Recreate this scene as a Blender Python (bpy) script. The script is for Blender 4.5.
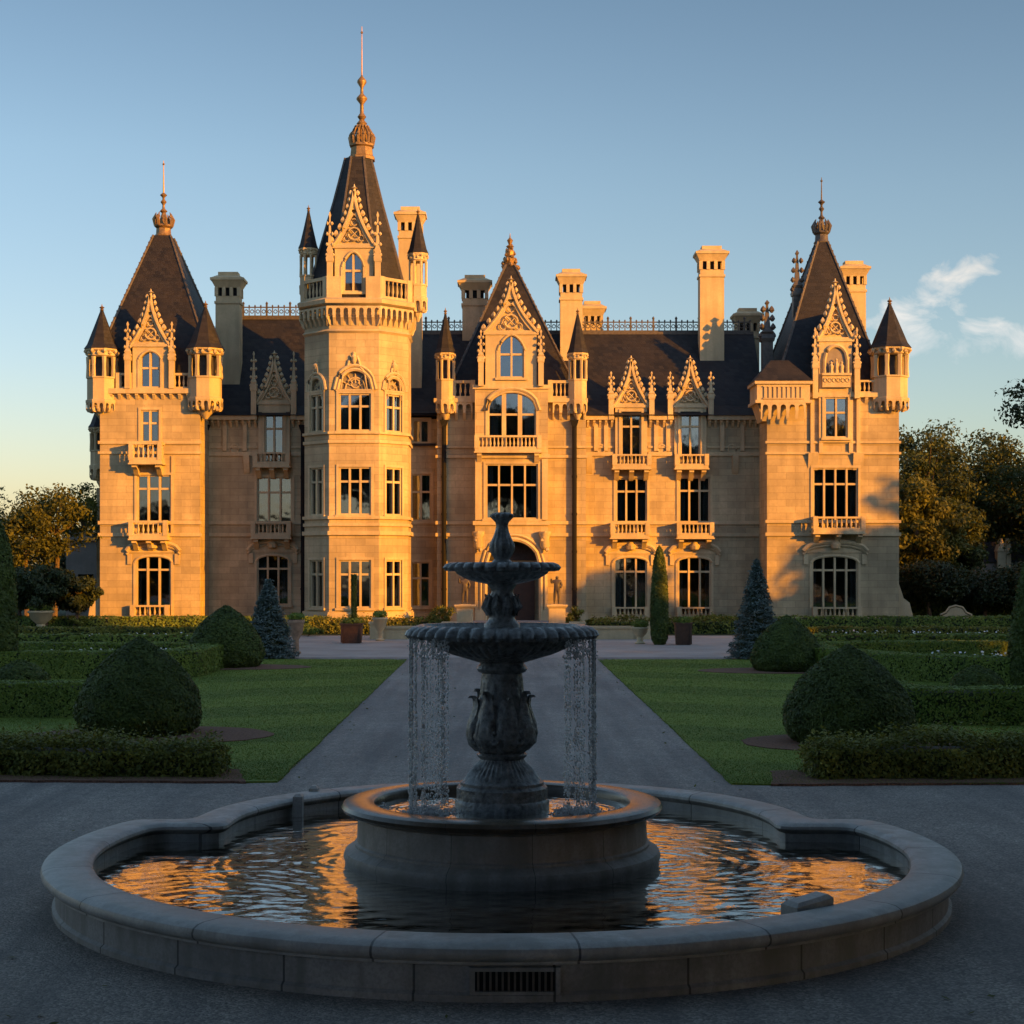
import bpy, math, random
import numpy as np
from mathutils import Vector, Matrix

random.seed(7)
RNG = np.random.default_rng(11)
PI = math.pi
for _o in list(bpy.data.objects):
    bpy.data.objects.remove(_o, do_unlink=True)
S = bpy.context.scene
COL = S.collection

# ------------------------------------------------------------------ camera
EYE = 4.0            # eye height in metres
FOC = 1650.0         # focal length in pixels of the 1024 px frame
CX, HOR = 502.0, 569.0
cam = bpy.data.cameras.new('camera')
cam.sensor_width = 36.0
cam.lens = FOC / 1024 * 36
cam.shift_x = (512 - CX) / 1024
cam.shift_y = (HOR - 512) / 1024
cam.clip_start = 0.1
cam.clip_end = 6000
camo = bpy.data.objects.new('camera', cam)
COL.objects.link(camo)
camo.location = (0, 0, EYE)
camo.rotation_euler = (PI / 2, 0, 0)
S.camera = camo

# ------------------------------------------------------------------ sun and sky
SUN_AZ = math.radians(52)      # to the right of the facade's normal, behind the viewer
SUN_EL = math.radians(11)
sd = Vector((math.sin(SUN_AZ) * math.cos(SUN_EL), -math.cos(SUN_AZ) * math.cos(SUN_EL), math.sin(SUN_EL)))
sun = bpy.data.lights.new('sun', 'SUN')
sun.energy = 5.0
sun.angle = math.radians(0.55)
sun.color = (1.0, 0.375, 0.0)
suno = bpy.data.objects.new('sun', sun)
COL.objects.link(suno)
suno.location = sd * 200
suno.rotation_euler = sd.to_track_quat('Z', 'Y').to_euler()

S.view_settings.view_transform = 'Standard'
S.view_settings.look = 'None'
S.view_settings.gamma = 1.0
S.view_settings.exposure = 0.86
S.cycles.use_denoising = True
S.cycles.max_bounces = 8
S.cycles.transparent_max_bounces = 12
S.cycles.caustics_reflective = False
S.cycles.caustics_refractive = False
S.cycles.sample_clamp_indirect = 6


class NT:
    """short helper round a node tree"""
    def __init__(self, tree):
        self.t = tree
        self.n = tree.nodes
        self.l = tree.links

    def add(self, typ, props=None, **ins):
        nd = self.n.new(typ)
        for k, v in (props or {}).items():
            setattr(nd, k, v)
        for k, v in ins.items():
            self.put(nd, k, v)
        return nd

    def put(self, nd, k, v):
        key = int(k[1:]) if k[0] == 'i' and k[1:].isdigit() else k.replace('_', ' ')
        sock = nd.inputs[key]
        if hasattr(v, 'outputs'):
            v = v.outputs[0]
        if isinstance(v, bpy.types.NodeSocket):
            self.l.new(v, sock)
        else:
            sock.default_value = v

    def m(self, op, a, b=0.0, c=0.0, clamp=False):
        nd = self.n.new('ShaderNodeMath')
        nd.operation = op
        nd.use_clamp = clamp
        for i, v in enumerate((a, b, c)):
            if hasattr(v, 'outputs'):
                v = v.outputs[0]
            if isinstance(v, bpy.types.NodeSocket):
                self.l.new(v, nd.inputs[i])
            else:
                nd.inputs[i].default_value = v
        return nd.outputs[0]

    def mix(self, fac, a, b, blend='MIX'):
        nd = self.n.new('ShaderNodeMix')
        nd.data_type = 'RGBA'
        nd.blend_type = blend
        for i, v in ((0, fac), (6, a), (7, b)):
            if hasattr(v, 'outputs'):
                v = v.outputs[0]
            if isinstance(v, bpy.types.NodeSocket):
                self.l.new(v, nd.inputs[i])
            else:
                nd.inputs[i].default_value = v if not isinstance(v, tuple) or len(v) == 4 else (*v, 1)
        return nd.outputs[2]

    def ramp(self, fac, stops, interp='LINEAR'):
        nd = self.n.new('ShaderNodeValToRGB')
        nd.color_ramp.interpolation = interp
        el = nd.color_ramp.elements
        while len(el) < len(stops):
            el.new(0.5)
        for e, (p, c) in zip(el, stops):
            e.position = p
            e.color = (*c, 1) if isinstance(c, tuple) else (c, c, c, 1)
        self.l.new(fac.outputs[0] if hasattr(fac, 'outputs') else fac, nd.inputs[0])
        return nd.outputs[0]


def make_world():
    w = bpy.data.worlds.new('World')
    S.world = w
    w.use_nodes = True
    t = NT(w.node_tree)
    t.n.clear()
    sky = t.add('ShaderNodeTexSky', {'sky_type': 'NISHITA', 'sun_disc': False, 'sun_elevation': SUN_EL,
                                     'sun_rotation': math.pi - SUN_AZ, 'altitude': 100.0,
                                     'air_density': 1.0, 'dust_density': 1.0, 'ozone_density': 1.5})
    co = t.add('ShaderNodeTexCoord')
    sp = t.add('ShaderNodeSeparateXYZ', i0=co.outputs['Generated'])
    x, y, z = sp.outputs[0], sp.outputs[1], sp.outputs[2]
    # gentle colour of the evening air by height, warmer towards the left horizon
    azl = t.m('MULTIPLY_ADD', x, -1.4, 0.45, True)
    low = t.ramp(z, [(0.0, (0.95, 0.90, 0.90)), (0.10, (0.92, 0.90, 0.92)), (0.22, (0.87, 0.86, 0.86)), (0.35, (0.68, 0.70, 0.71)), (0.5, (1.2, 1.15, 1.05)), (1.0, (1.7, 1.55, 1.32))])
    warm = t.ramp(z, [(0.0, (0.98, 0.78, 0.66)), (0.12, (0.88, 0.82, 0.86)), (0.24, (0.87, 0.86, 0.86)), (0.35, (0.68, 0.70, 0.71)), (0.5, (1.2, 1.15, 1.05)), (1.0, (1.7, 1.55, 1.32))])
    tint = t.mix(azl, low, warm)
    col = t.mix(1.0, sky.outputs[0], tint, 'MULTIPLY')
    # the sunset side of the sky is veiled and greyer
    col = t.mix(t.m('MULTIPLY_ADD', y, -2.0, -0.1, True), col, t.mix(1.0, col, (0.84, 0.93, 1.14), 'MULTIPLY'))
    # clouds low on the right, as directions on the dome
    yy = t.m('MAXIMUM', y, 0.02)
    u = t.m('DIVIDE', x, yy)
    v = t.m('DIVIDE', z, yy)
    vec = t.add('ShaderNodeCombineXYZ', i0=u, i1=t.m('MULTIPLY', v, 1.8))
    nz = t.add('ShaderNodeTexNoise', i0=vec.outputs[0], Scale=24.0, Detail=8.0, Roughness=0.6, Distortion=0.6)
    nzs = t.m('SUBTRACT', nz.outputs[0], 0.5)

    def blob(cu, cv, ru, rv, rot):
        du = t.m('SUBTRACT', u, cu)
        dv = t.m('SUBTRACT', v, cv)
        c_, s_ = math.cos(rot), math.sin(rot)
        a = t.m('ADD', t.m('MULTIPLY', du, c_ / ru), t.m('MULTIPLY', dv, s_ / ru))
        b = t.m('ADD', t.m('MULTIPLY', du, -s_ / rv), t.m('MULTIPLY', dv, c_ / rv))
        r2 = t.m('ADD', t.m('MULTIPLY', a, a), t.m('MULTIPLY', b, b))
        return t.m('SUBTRACT', 1.0, r2)
    cloud = None
    for args in ((0.266, 0.168, 0.038, 0.0135, 0.62), (0.282, 0.179, 0.014, 0.008, 0.4), (0.246, 0.152, 0.026, 0.012, 0.4), (0.232, 0.149, 0.016, 0.006, 0.1),
                 (0.30, 0.1365, 0.14, 0.011, 0.02), (0.27, 0.141, 0.04, 0.006, 0.12)):
        bl = blob(*args)
        cloud = bl if cloud is None else t.m('MAXIMUM', cloud, bl)
    dens = t.m('ADD', t.m('MULTIPLY', t.m('MAXIMUM', cloud, -2.0), 0.42), t.m('MULTIPLY', nzs, 3.0))
    dens = t.m('MULTIPLY', dens, 0.75, 0, True)
    front = t.m('GREATER_THAN', y, 0.05)
    dens = t.m('MULTIPLY', dens, front)
    ccol = t.ramp(t.m('MULTIPLY_ADD', v, 12.0, -1.45, True), [(0.0, (4.6, 4.5, 4.6)), (0.4, (6.6, 5.7, 5.0)), (1.0, (8.6, 6.7, 4.9))])
    col = t.mix(t.m('MULTIPLY', dens, 0.85), col, ccol)
    bg = t.add('ShaderNodeBackground', Color=col, Strength=0.11)
    out = t.add('ShaderNodeOutputWorld')
    t.l.new(bg.outputs[0], out.inputs[0])


make_world()

# ------------------------------------------------------------------ materials


def new_mat(name):
    m = bpy.data.materials.new(name)
    m.use_nodes = True
    t = NT(m.node_tree)
    t.n.clear()
    out = t.add('ShaderNodeOutputMaterial')
    b = t.add('ShaderNodeBsdfPrincipled')
    t.l.new(b.outputs[0], out.inputs[0])
    return m, t, b, out


def mat_stone(name, base, var=0.25, courses=True, rough=0.85, stain=0.5, row=0.46, width=1.25, bump=0.25, fine=6.0):
    m, t, b, out = new_mat(name)
    pos = t.add('ShaderNodeNewGeometry')
    sp = t.add('ShaderNodeSeparateXYZ', i0=pos.outputs['Position'])
    n1 = t.add('ShaderNodeTexNoise', Scale=0.35, Detail=6.0, Roughness=0.62, Vector=pos.outputs['Position'])
    n2 = t.add('ShaderNodeTexNoise', Scale=fine, Detail=5.0, Roughness=0.6, Vector=pos.outputs['Position'])
    # streaks running down the wall
    st = t.add('ShaderNodeCombineXYZ', i0=t.m('MULTIPLY', sp.outputs[0], 2.2), i1=t.m('MULTIPLY', sp.outputs[1], 2.2), i2=t.m('MULTIPLY', sp.outputs[2], 0.25))
    n3 = t.add('ShaderNodeTexNoise', Scale=1.0, Detail=4.0, Vector=st.outputs[0])
    dark = tuple(c * (1 - var * 1.3) for c in base)
    lite = tuple(min(1, c * (1 + var * 0.5)) for c in base)
    col = t.mix(t.ramp(n1.outputs[0], [(0.3, 0.0), (0.7, 1.0)]), dark, lite)
    col = t.mix(t.m('MULTIPLY', t.ramp(n3.outputs[0], [(0.42, 0.0), (0.72, 1.0)]), stain * 0.5), col, tuple(c * 0.5 for c in base))
    col = t.mix(t.m('MULTIPLY', t.ramp(n2.outputs[0], [(0.35, 1.0), (0.6, 0.0)]), 0.3), col, tuple(c * 0.6 for c in base))
    h = t.m('MULTIPLY', n2.outputs[0], 0.35)
    if courses:
        vec = t.add('ShaderNodeCombineXYZ', i0=t.m('ADD', sp.outputs[0], sp.outputs[1]), i1=sp.outputs[2])
        br = t.add('ShaderNodeTexBrick', Vector=vec.outputs[0], Scale=1.0, Mortar_Size=0.012, Mortar_Smooth=0.3, Bias=0.0, Brick_Width=width, Row_Height=row)
        br.inputs['Color1'].default_value = (0.80, 0.80, 0.80, 1)
        br.inputs['Color2'].default_value = (1.0, 0.99, 0.97, 1)
        br.inputs['Mortar'].default_value = (0.55, 0.52, 0.5, 1)
        col = t.mix(1.0, col, br.outputs[0], 'MULTIPLY')
        h = t.m('SUBTRACT', h, t.m('MULTIPLY', br.outputs['Fac'], 0.8))
    bp = t.add('ShaderNodeBump', Strength=bump, Distance=0.05, Height=h)
    t.put(b, 'Base Color', col)
    t.put(b, 'Roughness', rough)
    t.put(b, 'Normal', bp)
    return m


def mat_slate(name):
    m, t, b, out = new_mat(name)
    pos = t.add('ShaderNodeNewGeometry')
    sp = t.add('ShaderNodeSeparateXYZ', i0=pos.outputs['Position'])
    vec = t.add('ShaderNodeCombineXYZ', i0=t.m('ADD', sp.outputs[0], t.m('MULTIPLY', sp.outputs[1], 0.6)), i1=sp.outputs[2])
    br = t.add('ShaderNodeTexBrick', Vector=vec.outputs[0], Scale=1.0, Mortar_Size=0.014, Brick_Width=0.34, Row_Height=0.26)
    br.inputs['Color1'].default_value = (0.030, 0.028, 0.030, 1)
    br.inputs['Color2'].default_value = (0.013, 0.013, 0.016, 1)
    br.inputs['Mortar'].default_value = (0.015, 0.015, 0.016, 1)
    n1 = t.add('ShaderNodeTexNoise', Scale=0.8, Detail=5.0, Vector=pos.outputs['Position'])
    col = t.mix(t.ramp(n1.outputs[0], [(0.4, 0.0), (0.75, 0.5)]), br.outputs[0], (0.042, 0.034, 0.028))
    bp = t.add('ShaderNodeBump', Strength=0.5, Distance=0.04, Height=t.m('MULTIPLY', br.outputs['Fac'], -1.0))
    t.put(b, 'Base Color', col)
    t.put(b, 'Roughness', 0.6)
    t.put(b, 'Specular IOR Level', 0.3)
    t.put(b, 'Normal', bp)
    return m


def mat_plain(name, base, rough=0.6, metal=0.0, var=0.3, scale=5.0, bump=0.15):
    m, t, b, out = new_mat(name)
    pos = t.add('ShaderNodeNewGeometry')
    n = t.add('ShaderNodeTexNoise', Scale=scale, Detail=5.0, Roughness=0.6, Vector=pos.outputs['Position'])
    col = t.mix(t.ramp(n.outputs[0], [(0.3, 0.0), (0.7, 1.0)]), tuple(c * (1 - var) for c in base), tuple(min(1, c * (1 + var)) for c in base))
    t.put(b, 'Base Color', col)
    t.put(b, 'Roughness', rough)
    t.put(b, 'Metallic', metal)
    if bump:
        t.put(b, 'Normal', t.add('ShaderNodeBump', Strength=bump, Distance=0.03, Height=n.outputs[0]))
    return m


def mat_leaf(name, c1, c2, clump=0.8, trans=0.25, rough=0.55):
    m, t, b, out = new_mat(name)
    g = t.add('ShaderNodeNewGeometry')
    n = t.add('ShaderNodeTexNoise', Scale=clump, Detail=3.0, Vector=g.outputs['Position'])
    f = t.m('ADD', t.m('MULTIPLY', g.outputs['Random Per Island'], 0.55), t.m('MULTIPLY_ADD', n.outputs[0], 1.6, -0.55), 0, True)
    col = t.mix(f, c1, c2)
    t.put(b, 'Base Color', col)
    t.put(b, 'Roughness', rough)
    t.put(b, 'Specular IOR Level', 0.3)
    tr = t.add('ShaderNodeBsdfTranslucent', Color=t.mix(0.5, col, (0.16, 0.15, 0.02)))
    mx = t.add('ShaderNodeMixShader', Fac=trans)
    t.l.new(b.outputs[0], mx.inputs[1])
    t.l.new(tr.outputs[0], mx.inputs[2])
    t.l.new(mx.outputs[0], out.inputs[0])
    return m


def mat_glass(name):
    m, t, b, out = new_mat(name)
    fr = t.add('ShaderNodeFresnel', IOR=1.6)
    gl = t.add('ShaderNodeBsdfGlossy', Roughness=0.03, Color=(0.9, 0.92, 0.95, 1))
    pos = t.add('ShaderNodeNewGeometry')
    n = t.add('ShaderNodeTexNoise', Scale=1.3, Detail=1.0, Vector=pos.outputs['Position'])
    bp = t.add('ShaderNodeBump', Strength=0.08, Distance=0.05, Height=n.outputs[0])
    t.put(gl, 'Normal', bp)
    tr = t.add('ShaderNodeBsdfTransparent', Color=(0.62, 0.66, 0.68, 1))
    mx = t.add('ShaderNodeMixShader', Fac=t.m('MULTIPLY_ADD', fr.outputs[0], 1.3, 0.11, True))
    t.l.new(tr.outputs[0], mx.inputs[1])
    t.l.new(gl.outputs[0], mx.inputs[2])
    t.l.new(mx.outputs[0], out.inputs[0])
    t.n.remove(b)
    return m


def mat_gravel(name):
    m, t, b, out = new_mat(name)
    pos = t.add('ShaderNodeNewGeometry')
    P = pos.outputs['Position']
    big = t.add('ShaderNodeTexNoise', Scale=0.22, Detail=5.0, Vector=P)
    mid = t.add('ShaderNodeTexNoise', Scale=2.4, Detail=6.0, Roughness=0.7, Vector=P)
    vo = t.add('ShaderNodeTexVoronoi', Scale=38.0, Vector=P)
    vo2 = t.add('ShaderNodeTexVoronoi', Scale=90.0, Vector=P)
    sepc = t.add('ShaderNodeSeparateColor', i0=vo.outputs['Color'])
    col = t.mix(t.ramp(big.outputs[0], [(0.35, 0.0), (0.65, 1.0)]), (0.245, 0.225, 0.205), (0.34, 0.315, 0.285))
    col = t.mix(t.ramp(mid.outputs[0], [(0.35, 0.4), (0.6, 0.0)]), col, (0.14, 0.135, 0.135))
    col = t.mix(0.75, col, t.ramp(sepc.outputs[0], [(0.0, (0.45, 0.45, 0.46)), (0.5, (0.9, 0.88, 0.86)), (1.0, (1.75, 1.7, 1.62))]), 'MULTIPLY')
    trk = t.add('ShaderNodeMapping', Vector=P, Scale=(1.6, 0.09, 1.0))
    tn = t.add('ShaderNodeTexNoise', Scale=1.0, Detail=5.0, Roughness=0.6, Vector=trk.outputs[0])
    col = t.mix(t.ramp(tn.outputs[0], [(0.40, 0.0), (0.64, 0.55)]), col, (0.12, 0.115, 0.115))
    h = t.m('ADD', t.m('MULTIPLY', vo.outputs['Distance'], -0.8), t.m('MULTIPLY', vo2.outputs['Distance'], -0.3))
    bp = t.add('ShaderNodeBump', Strength=0.7, Distance=0.02, Height=h)
    t.put(b, 'Base Color', col)
    t.put(b, 'Roughness', 0.85)
    t.put(b, 'Normal', bp)
    return m


def mat_grass(name, c1, c2, stripes=True):
    m, t, b, out = new_mat(name)
    pos = t.add('ShaderNodeNewGeometry')
    P = pos.outputs['Position']
    sp = t.add('ShaderNodeSeparateXYZ', i0=P)
    n = t.add('ShaderNodeTexNoise', Scale=0.7, Detail=6.0, Roughness=0.65, Vector=P)
    f = t.add('ShaderNodeTexNoise', Scale=26.0, Detail=3.0, Vector=P)
    fac = t.m('MULTIPLY_ADD', n.outputs[0], 0.8, -0.05)
    if stripes:
        s = t.m('SINE', t.m('MULTIPLY', t.m('ADD', sp.outputs[1], t.m('MULTIPLY', t.m('ABSOLUTE', sp.outputs[0]), 0.55)), 0.85))
        fac = t.m('ADD', fac, t.m('MULTIPLY', t.ramp(t.m('MULTIPLY_ADD', s, 0.5, 0.5), [(0.35, 0.0), (0.65, 1.0)]), 0.24))
    fac = t.m('ADD', fac, t.m('MULTIPLY_ADD', f.outputs[0], 0.5, -0.25), 0, True)
    t.put(b, 'Base Color', t.mix(fac, c1, c2))
    t.put(b, 'Roughness', 0.8)
    t.put(b, 'Specular IOR Level', 0.2)
    t.put(b, 'Normal', t.add('ShaderNodeBump', Strength=0.6, Distance=0.04, Height=f.outputs[0]))
    return m


def mat_water(name, dist=0.05, col=(0.006, 0.008, 0.006)):
    m, t, b, out = new_mat(name)
    pos = t.add('ShaderNodeNewGeometry')
    mp = t.add('ShaderNodeMapping', Vector=pos.outputs['Position'], Scale=(1.0, 1.8, 1.0))
    n = t.add('ShaderNodeTexNoise', Scale=5.5, Detail=3.0, Roughness=0.5, Distortion=0.4, Vector=mp.outputs[0])
    t.put(b, 'Base Color', (*col, 1))
    t.put(b, 'Roughness', 0.03)
    t.put(b, 'IOR', 1.33)
    bp = t.add('ShaderNodeBump', Strength=0.06, Distance=dist, Height=n.outputs[0])
    t.put(b, 'Normal', bp)
    gl = t.add('ShaderNodeBsdfGlossy', Roughness=0.03, Color=(1.0, 0.98, 0.94, 1), Normal=bp)
    lw = t.add('ShaderNodeLayerWeight', Blend=0.5, Normal=bp)
    mx = t.add('ShaderNodeMixShader', Fac=t.ramp(lw.outputs['Facing'], [(0.64, 0.0), (0.76, 0.16), (0.85, 0.75), (1.0, 1.0)]))
    t.l.new(b.outputs[0], mx.inputs[1])
    t.l.new(gl.outputs[0], mx.inputs[2])
    t.l.new(mx.outputs[0], out.inputs[0])
    return m


def mat_drop(name):
    m, t, b, out = new_mat(name)
    t.n.remove(b)
    gl = t.add('ShaderNodeBsdfGlass', Roughness=0.0, IOR=1.33, Color=(1, 1, 1, 1))
    tr = t.add('ShaderNodeBsdfTranslucent', Color=(1, 1, 1, 1))
    df = t.add('ShaderNodeBsdfDiffuse', Color=(1, 1, 1, 1))
    m1 = t.add('ShaderNodeMixShader', Fac=0.72)
    t.l.new(df.outputs[0], m1.inputs[1])
    t.l.new(tr.outputs[0], m1.inputs[2])
    m2 = t.add('ShaderNodeMixShader', Fac=0.18)
    t.l.new(m1.outputs[0], m2.inputs[1])
    t.l.new(gl.outputs[0], m2.inputs[2])
    t.l.new(m2.outputs[0], out.inputs[0])
    return m


def mat_jointed(name, base, rough=0.6, njoints=26.0, cx=0.0, cy=20.65):
    """weathered stone with radial joints round a centre"""
    m, t, b, out = new_mat(name)
    pos = t.add('ShaderNodeNewGeometry')
    P = pos.outputs['Position']
    sp = t.add('ShaderNodeSeparateXYZ', i0=P)
    ang = t.m('ARCTAN2', t.m('SUBTRACT', sp.outputs[0], cx), t.m('SUBTRACT', sp.outputs[1], cy))
    fr = t.m('FRACT', t.m('MULTIPLY_ADD', ang, njoints / (2 * PI), 0.37))
    d = t.m('ABSOLUTE', t.m('SUBTRACT', fr, 0.5))
    line = t.m('GREATER_THAN', d, 0.5 - 0.009 * njoints / 26)
    cell = t.m('FLOOR', t.m('MULTIPLY_ADD', ang, njoints / (2 * PI), 0.37))
    wn = t.add('ShaderNodeTexWhiteNoise', {'noise_dimensions': '1D'})
    t.l.new(cell, wn.inputs['W'])
    n1 = t.add('ShaderNodeTexNoise', Scale=1.6, Detail=7.0, Roughness=0.68, Vector=P)
    n2 = t.add('ShaderNodeTexNoise', Scale=26.0, Detail=4.0, Roughness=0.7, Vector=P)
    st = t.add('ShaderNodeMapping', Vector=P, Scale=(5.0, 5.0, 0.7))
    n3 = t.add('ShaderNodeTexNoise', Scale=1.0, Detail=4.0, Vector=st.outputs[0])
    col = t.mix(t.ramp(n1.outputs[0], [(0.3, 0.0), (0.7, 1.0)]), tuple(c * 0.55 for c in base), tuple(c * 1.3 for c in base))
    col = t.mix(t.m('MULTIPLY', t.ramp(n3.outputs[0], [(0.45, 0.0), (0.65, 1.0)]), 0.55), col, (base[0] * 0.4, base[1] * 0.42, base[2] * 0.36))
    col = t.mix(t.m('MULTIPLY', t.ramp(n2.outputs[0], [(0.4, 1.0), (0.55, 0.0)]), 0.4), col, tuple(c * 0.5 for c in base))
    col = t.mix(t.m('MULTIPLY', wn.outputs['Value'], 0.35), col, tuple(c * 0.55 for c in base))
    col = t.mix(t.m('MULTIPLY', line, 0.8), col, (0.02, 0.02, 0.02))
    t.put(b, 'Base Color', col)
    t.put(b, 'Roughness', t.m('MULTIPLY_ADD', n1.outputs[0], 0.3, rough - 0.15))
    h = t.m('SUBTRACT', t.m('ADD', t.m('MULTIPLY', n2.outputs[0], 0.25), t.m('MULTIPLY', n1.outputs[0], 0.5)), line)
    t.put(b, 'Normal', t.add('ShaderNodeBump', Strength=0.35, Distance=0.03, Height=h))
    return m


M = {
    'wall': mat_stone('limestone_ashlar', (0.61, 0.49, 0.29), var=0.32, stain=0.95),
    'trim': mat_stone('limestone_carved', (0.63, 0.505, 0.30), courses=False, stain=0.95, fine=9.0, bump=0.35),
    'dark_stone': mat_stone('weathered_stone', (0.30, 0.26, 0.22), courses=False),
    'paving': mat_stone('pale_paving', (0.42, 0.37, 0.335), courses=False, stain=0.3),
    'slate': mat_slate('roof_slate'),
    'lead': mat_plain('weathered_lead', (0.10, 0.085, 0.07), 0.55, 0.2),
    'bronze': mat_plain('dark_statue_bronze', (0.075, 0.06, 0.045), 0.55),
    'iron': mat_plain('dark_iron', (0.008, 0.008, 0.008), 0.95, 0.0),
    'gilt': mat_plain('old_gilding', (0.30, 0.19, 0.08), 0.5, 0.5),
    'wood': mat_plain('dark_oak', (0.06, 0.03, 0.016), 0.5),
    'inner': mat_plain('unlit_interior', (0.05, 0.045, 0.042), 0.9, bump=0),  # near-black, so the darkness of unlit interiors lies in the colour
    'curtain': mat_plain('linen_curtain', (0.50, 0.49, 0.47), 0.9, var=0.12, scale=8),
    'glass': mat_glass('window_glass'),
    'gravel': mat_gravel('grey_gravel'),
    'lawn': mat_grass('mown_lawn', (0.068, 0.115, 0.019), (0.22, 0.29, 0.05)),
    'rough_grass': mat_grass('rough_grass', (0.015, 0.03, 0.012), (0.04, 0.06, 0.02), stripes=False),
    'blade': mat_leaf('grass_blade', (0.06, 0.12, 0.018), (0.17, 0.25, 0.045), 1.2, 0.2),
    'mulch': mat_plain('bark_mulch', (0.15, 0.078, 0.05), 0.95, var=0.6, scale=22, bump=0.9),
    'yew': mat_leaf('yew_leaf', (0.036, 0.060, 0.011), (0.095, 0.135, 0.022), 1.6, 0.12),
    'box': mat_leaf('boxwood_leaf', (0.08, 0.14, 0.022), (0.21, 0.28, 0.046), 1.0, 0.15),
    'shrub': mat_leaf('loose_shrub_leaf', (0.05, 0.08, 0.014), (0.27, 0.27, 0.045), 1.8, 0.25),
    'spruce': mat_leaf('blue_spruce_needle', (0.06, 0.09, 0.08), (0.19, 0.25, 0.23), 1.6, 0.08),
    'tree': mat_leaf('broad_leaf', (0.020, 0.036, 0.010), (0.075, 0.095, 0.022), 0.35, 0.3),
    'tree_gold': mat_leaf('golden_leaf', (0.05, 0.062, 0.012), (0.16, 0.165, 0.028), 0.3, 0.35),
    'tree_dark': mat_leaf('dark_leaf', (0.014, 0.026, 0.010), (0.04, 0.058, 0.018), 0.4, 0.15),
    'bark': mat_plain('tree_bark', (0.12, 0.085, 0.06), 0.9, var=0.5, scale=9, bump=0.6),
    'petal': mat_plain('white_petal', (0.7, 0.7, 0.66), 0.8, var=0.1),
    'petal_pink': mat_plain('pink_petal', (0.55, 0.30, 0.26), 0.8, var=0.3),
    'pool': mat_jointed('pool_stone', (0.30, 0.297, 0.29), 0.62, 26.0),
    'coping': mat_jointed('coping_stone', (0.42, 0.41, 0.39), 0.46, 18.0),
    'basin': mat_jointed('basin_stone', (0.33, 0.30, 0.27), 0.55, 12.0, 0, 20.9),
    'basin_wet': mat_jointed('wet_basin_stone', (0.15, 0.12, 0.09), 0.2, 12.0, 0, 20.9),
    'fount': mat_plain('dark_weathered_fountain_stone', (0.19, 0.198, 0.196), 0.2, 0.0, var=0.65, scale=11, bump=1.0),
    'water': mat_water('pool_water'),
    'drop': mat_drop('water_drops'),
    'terracotta': mat_plain('old_terracotta', (0.34, 0.22, 0.14), 0.85),
}

# ------------------------------------------------------------------ building meshes
ORIGIN = {}


def link(o, parent=None):
    COL.objects.link(o)
    if parent is not None:
        o.parent = parent
    return o


def tag(o, label=None, cat=None, group=None, kind=None):
    if label:
        o['label'] = label
    if cat:
        o['category'] = cat
    if group:
        o['group'] = group
    if kind:
        o['kind'] = kind
    return o


def thing(name, label, cat, loc=(0, 0, 0), group=None):
    o = bpy.data.objects.new(name, None)
    o.empty_display_size = 0.5
    link(o)
    o.location = loc
    ORIGIN[o.name] = Vector(loc)
    return tag(o, label, cat, group)


def finish(name, me, mat, parent, smooth, V):
    V = np.asarray(V, dtype=np.float64)
    o = bpy.data.objects.new(name, me)
    lo, hi = V.min(0), V.max(0)
    org = Vector(((lo[0] + hi[0]) / 2, (lo[1] + hi[1]) / 2, lo[2]))
    W = (V - np.array(org)).astype(np.float32)
    me.vertices.foreach_set('co', W.ravel())
    me.update()
    if mat is not None:
        me.materials.append(M[mat] if isinstance(mat, str) else mat)
    if smooth is not None:
        me.polygons.foreach_set('use_smooth', np.ones(len(me.polygons), dtype=bool))
        me.set_sharp_from_angle(angle=math.radians(smooth))
    link(o, parent)
    po = ORIGIN.get(parent.name, Vector((0, 0, 0))) if parent is not None else Vector((0, 0, 0))
    o.location = org - po
    ORIGIN[o.name] = org
    return o


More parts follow.
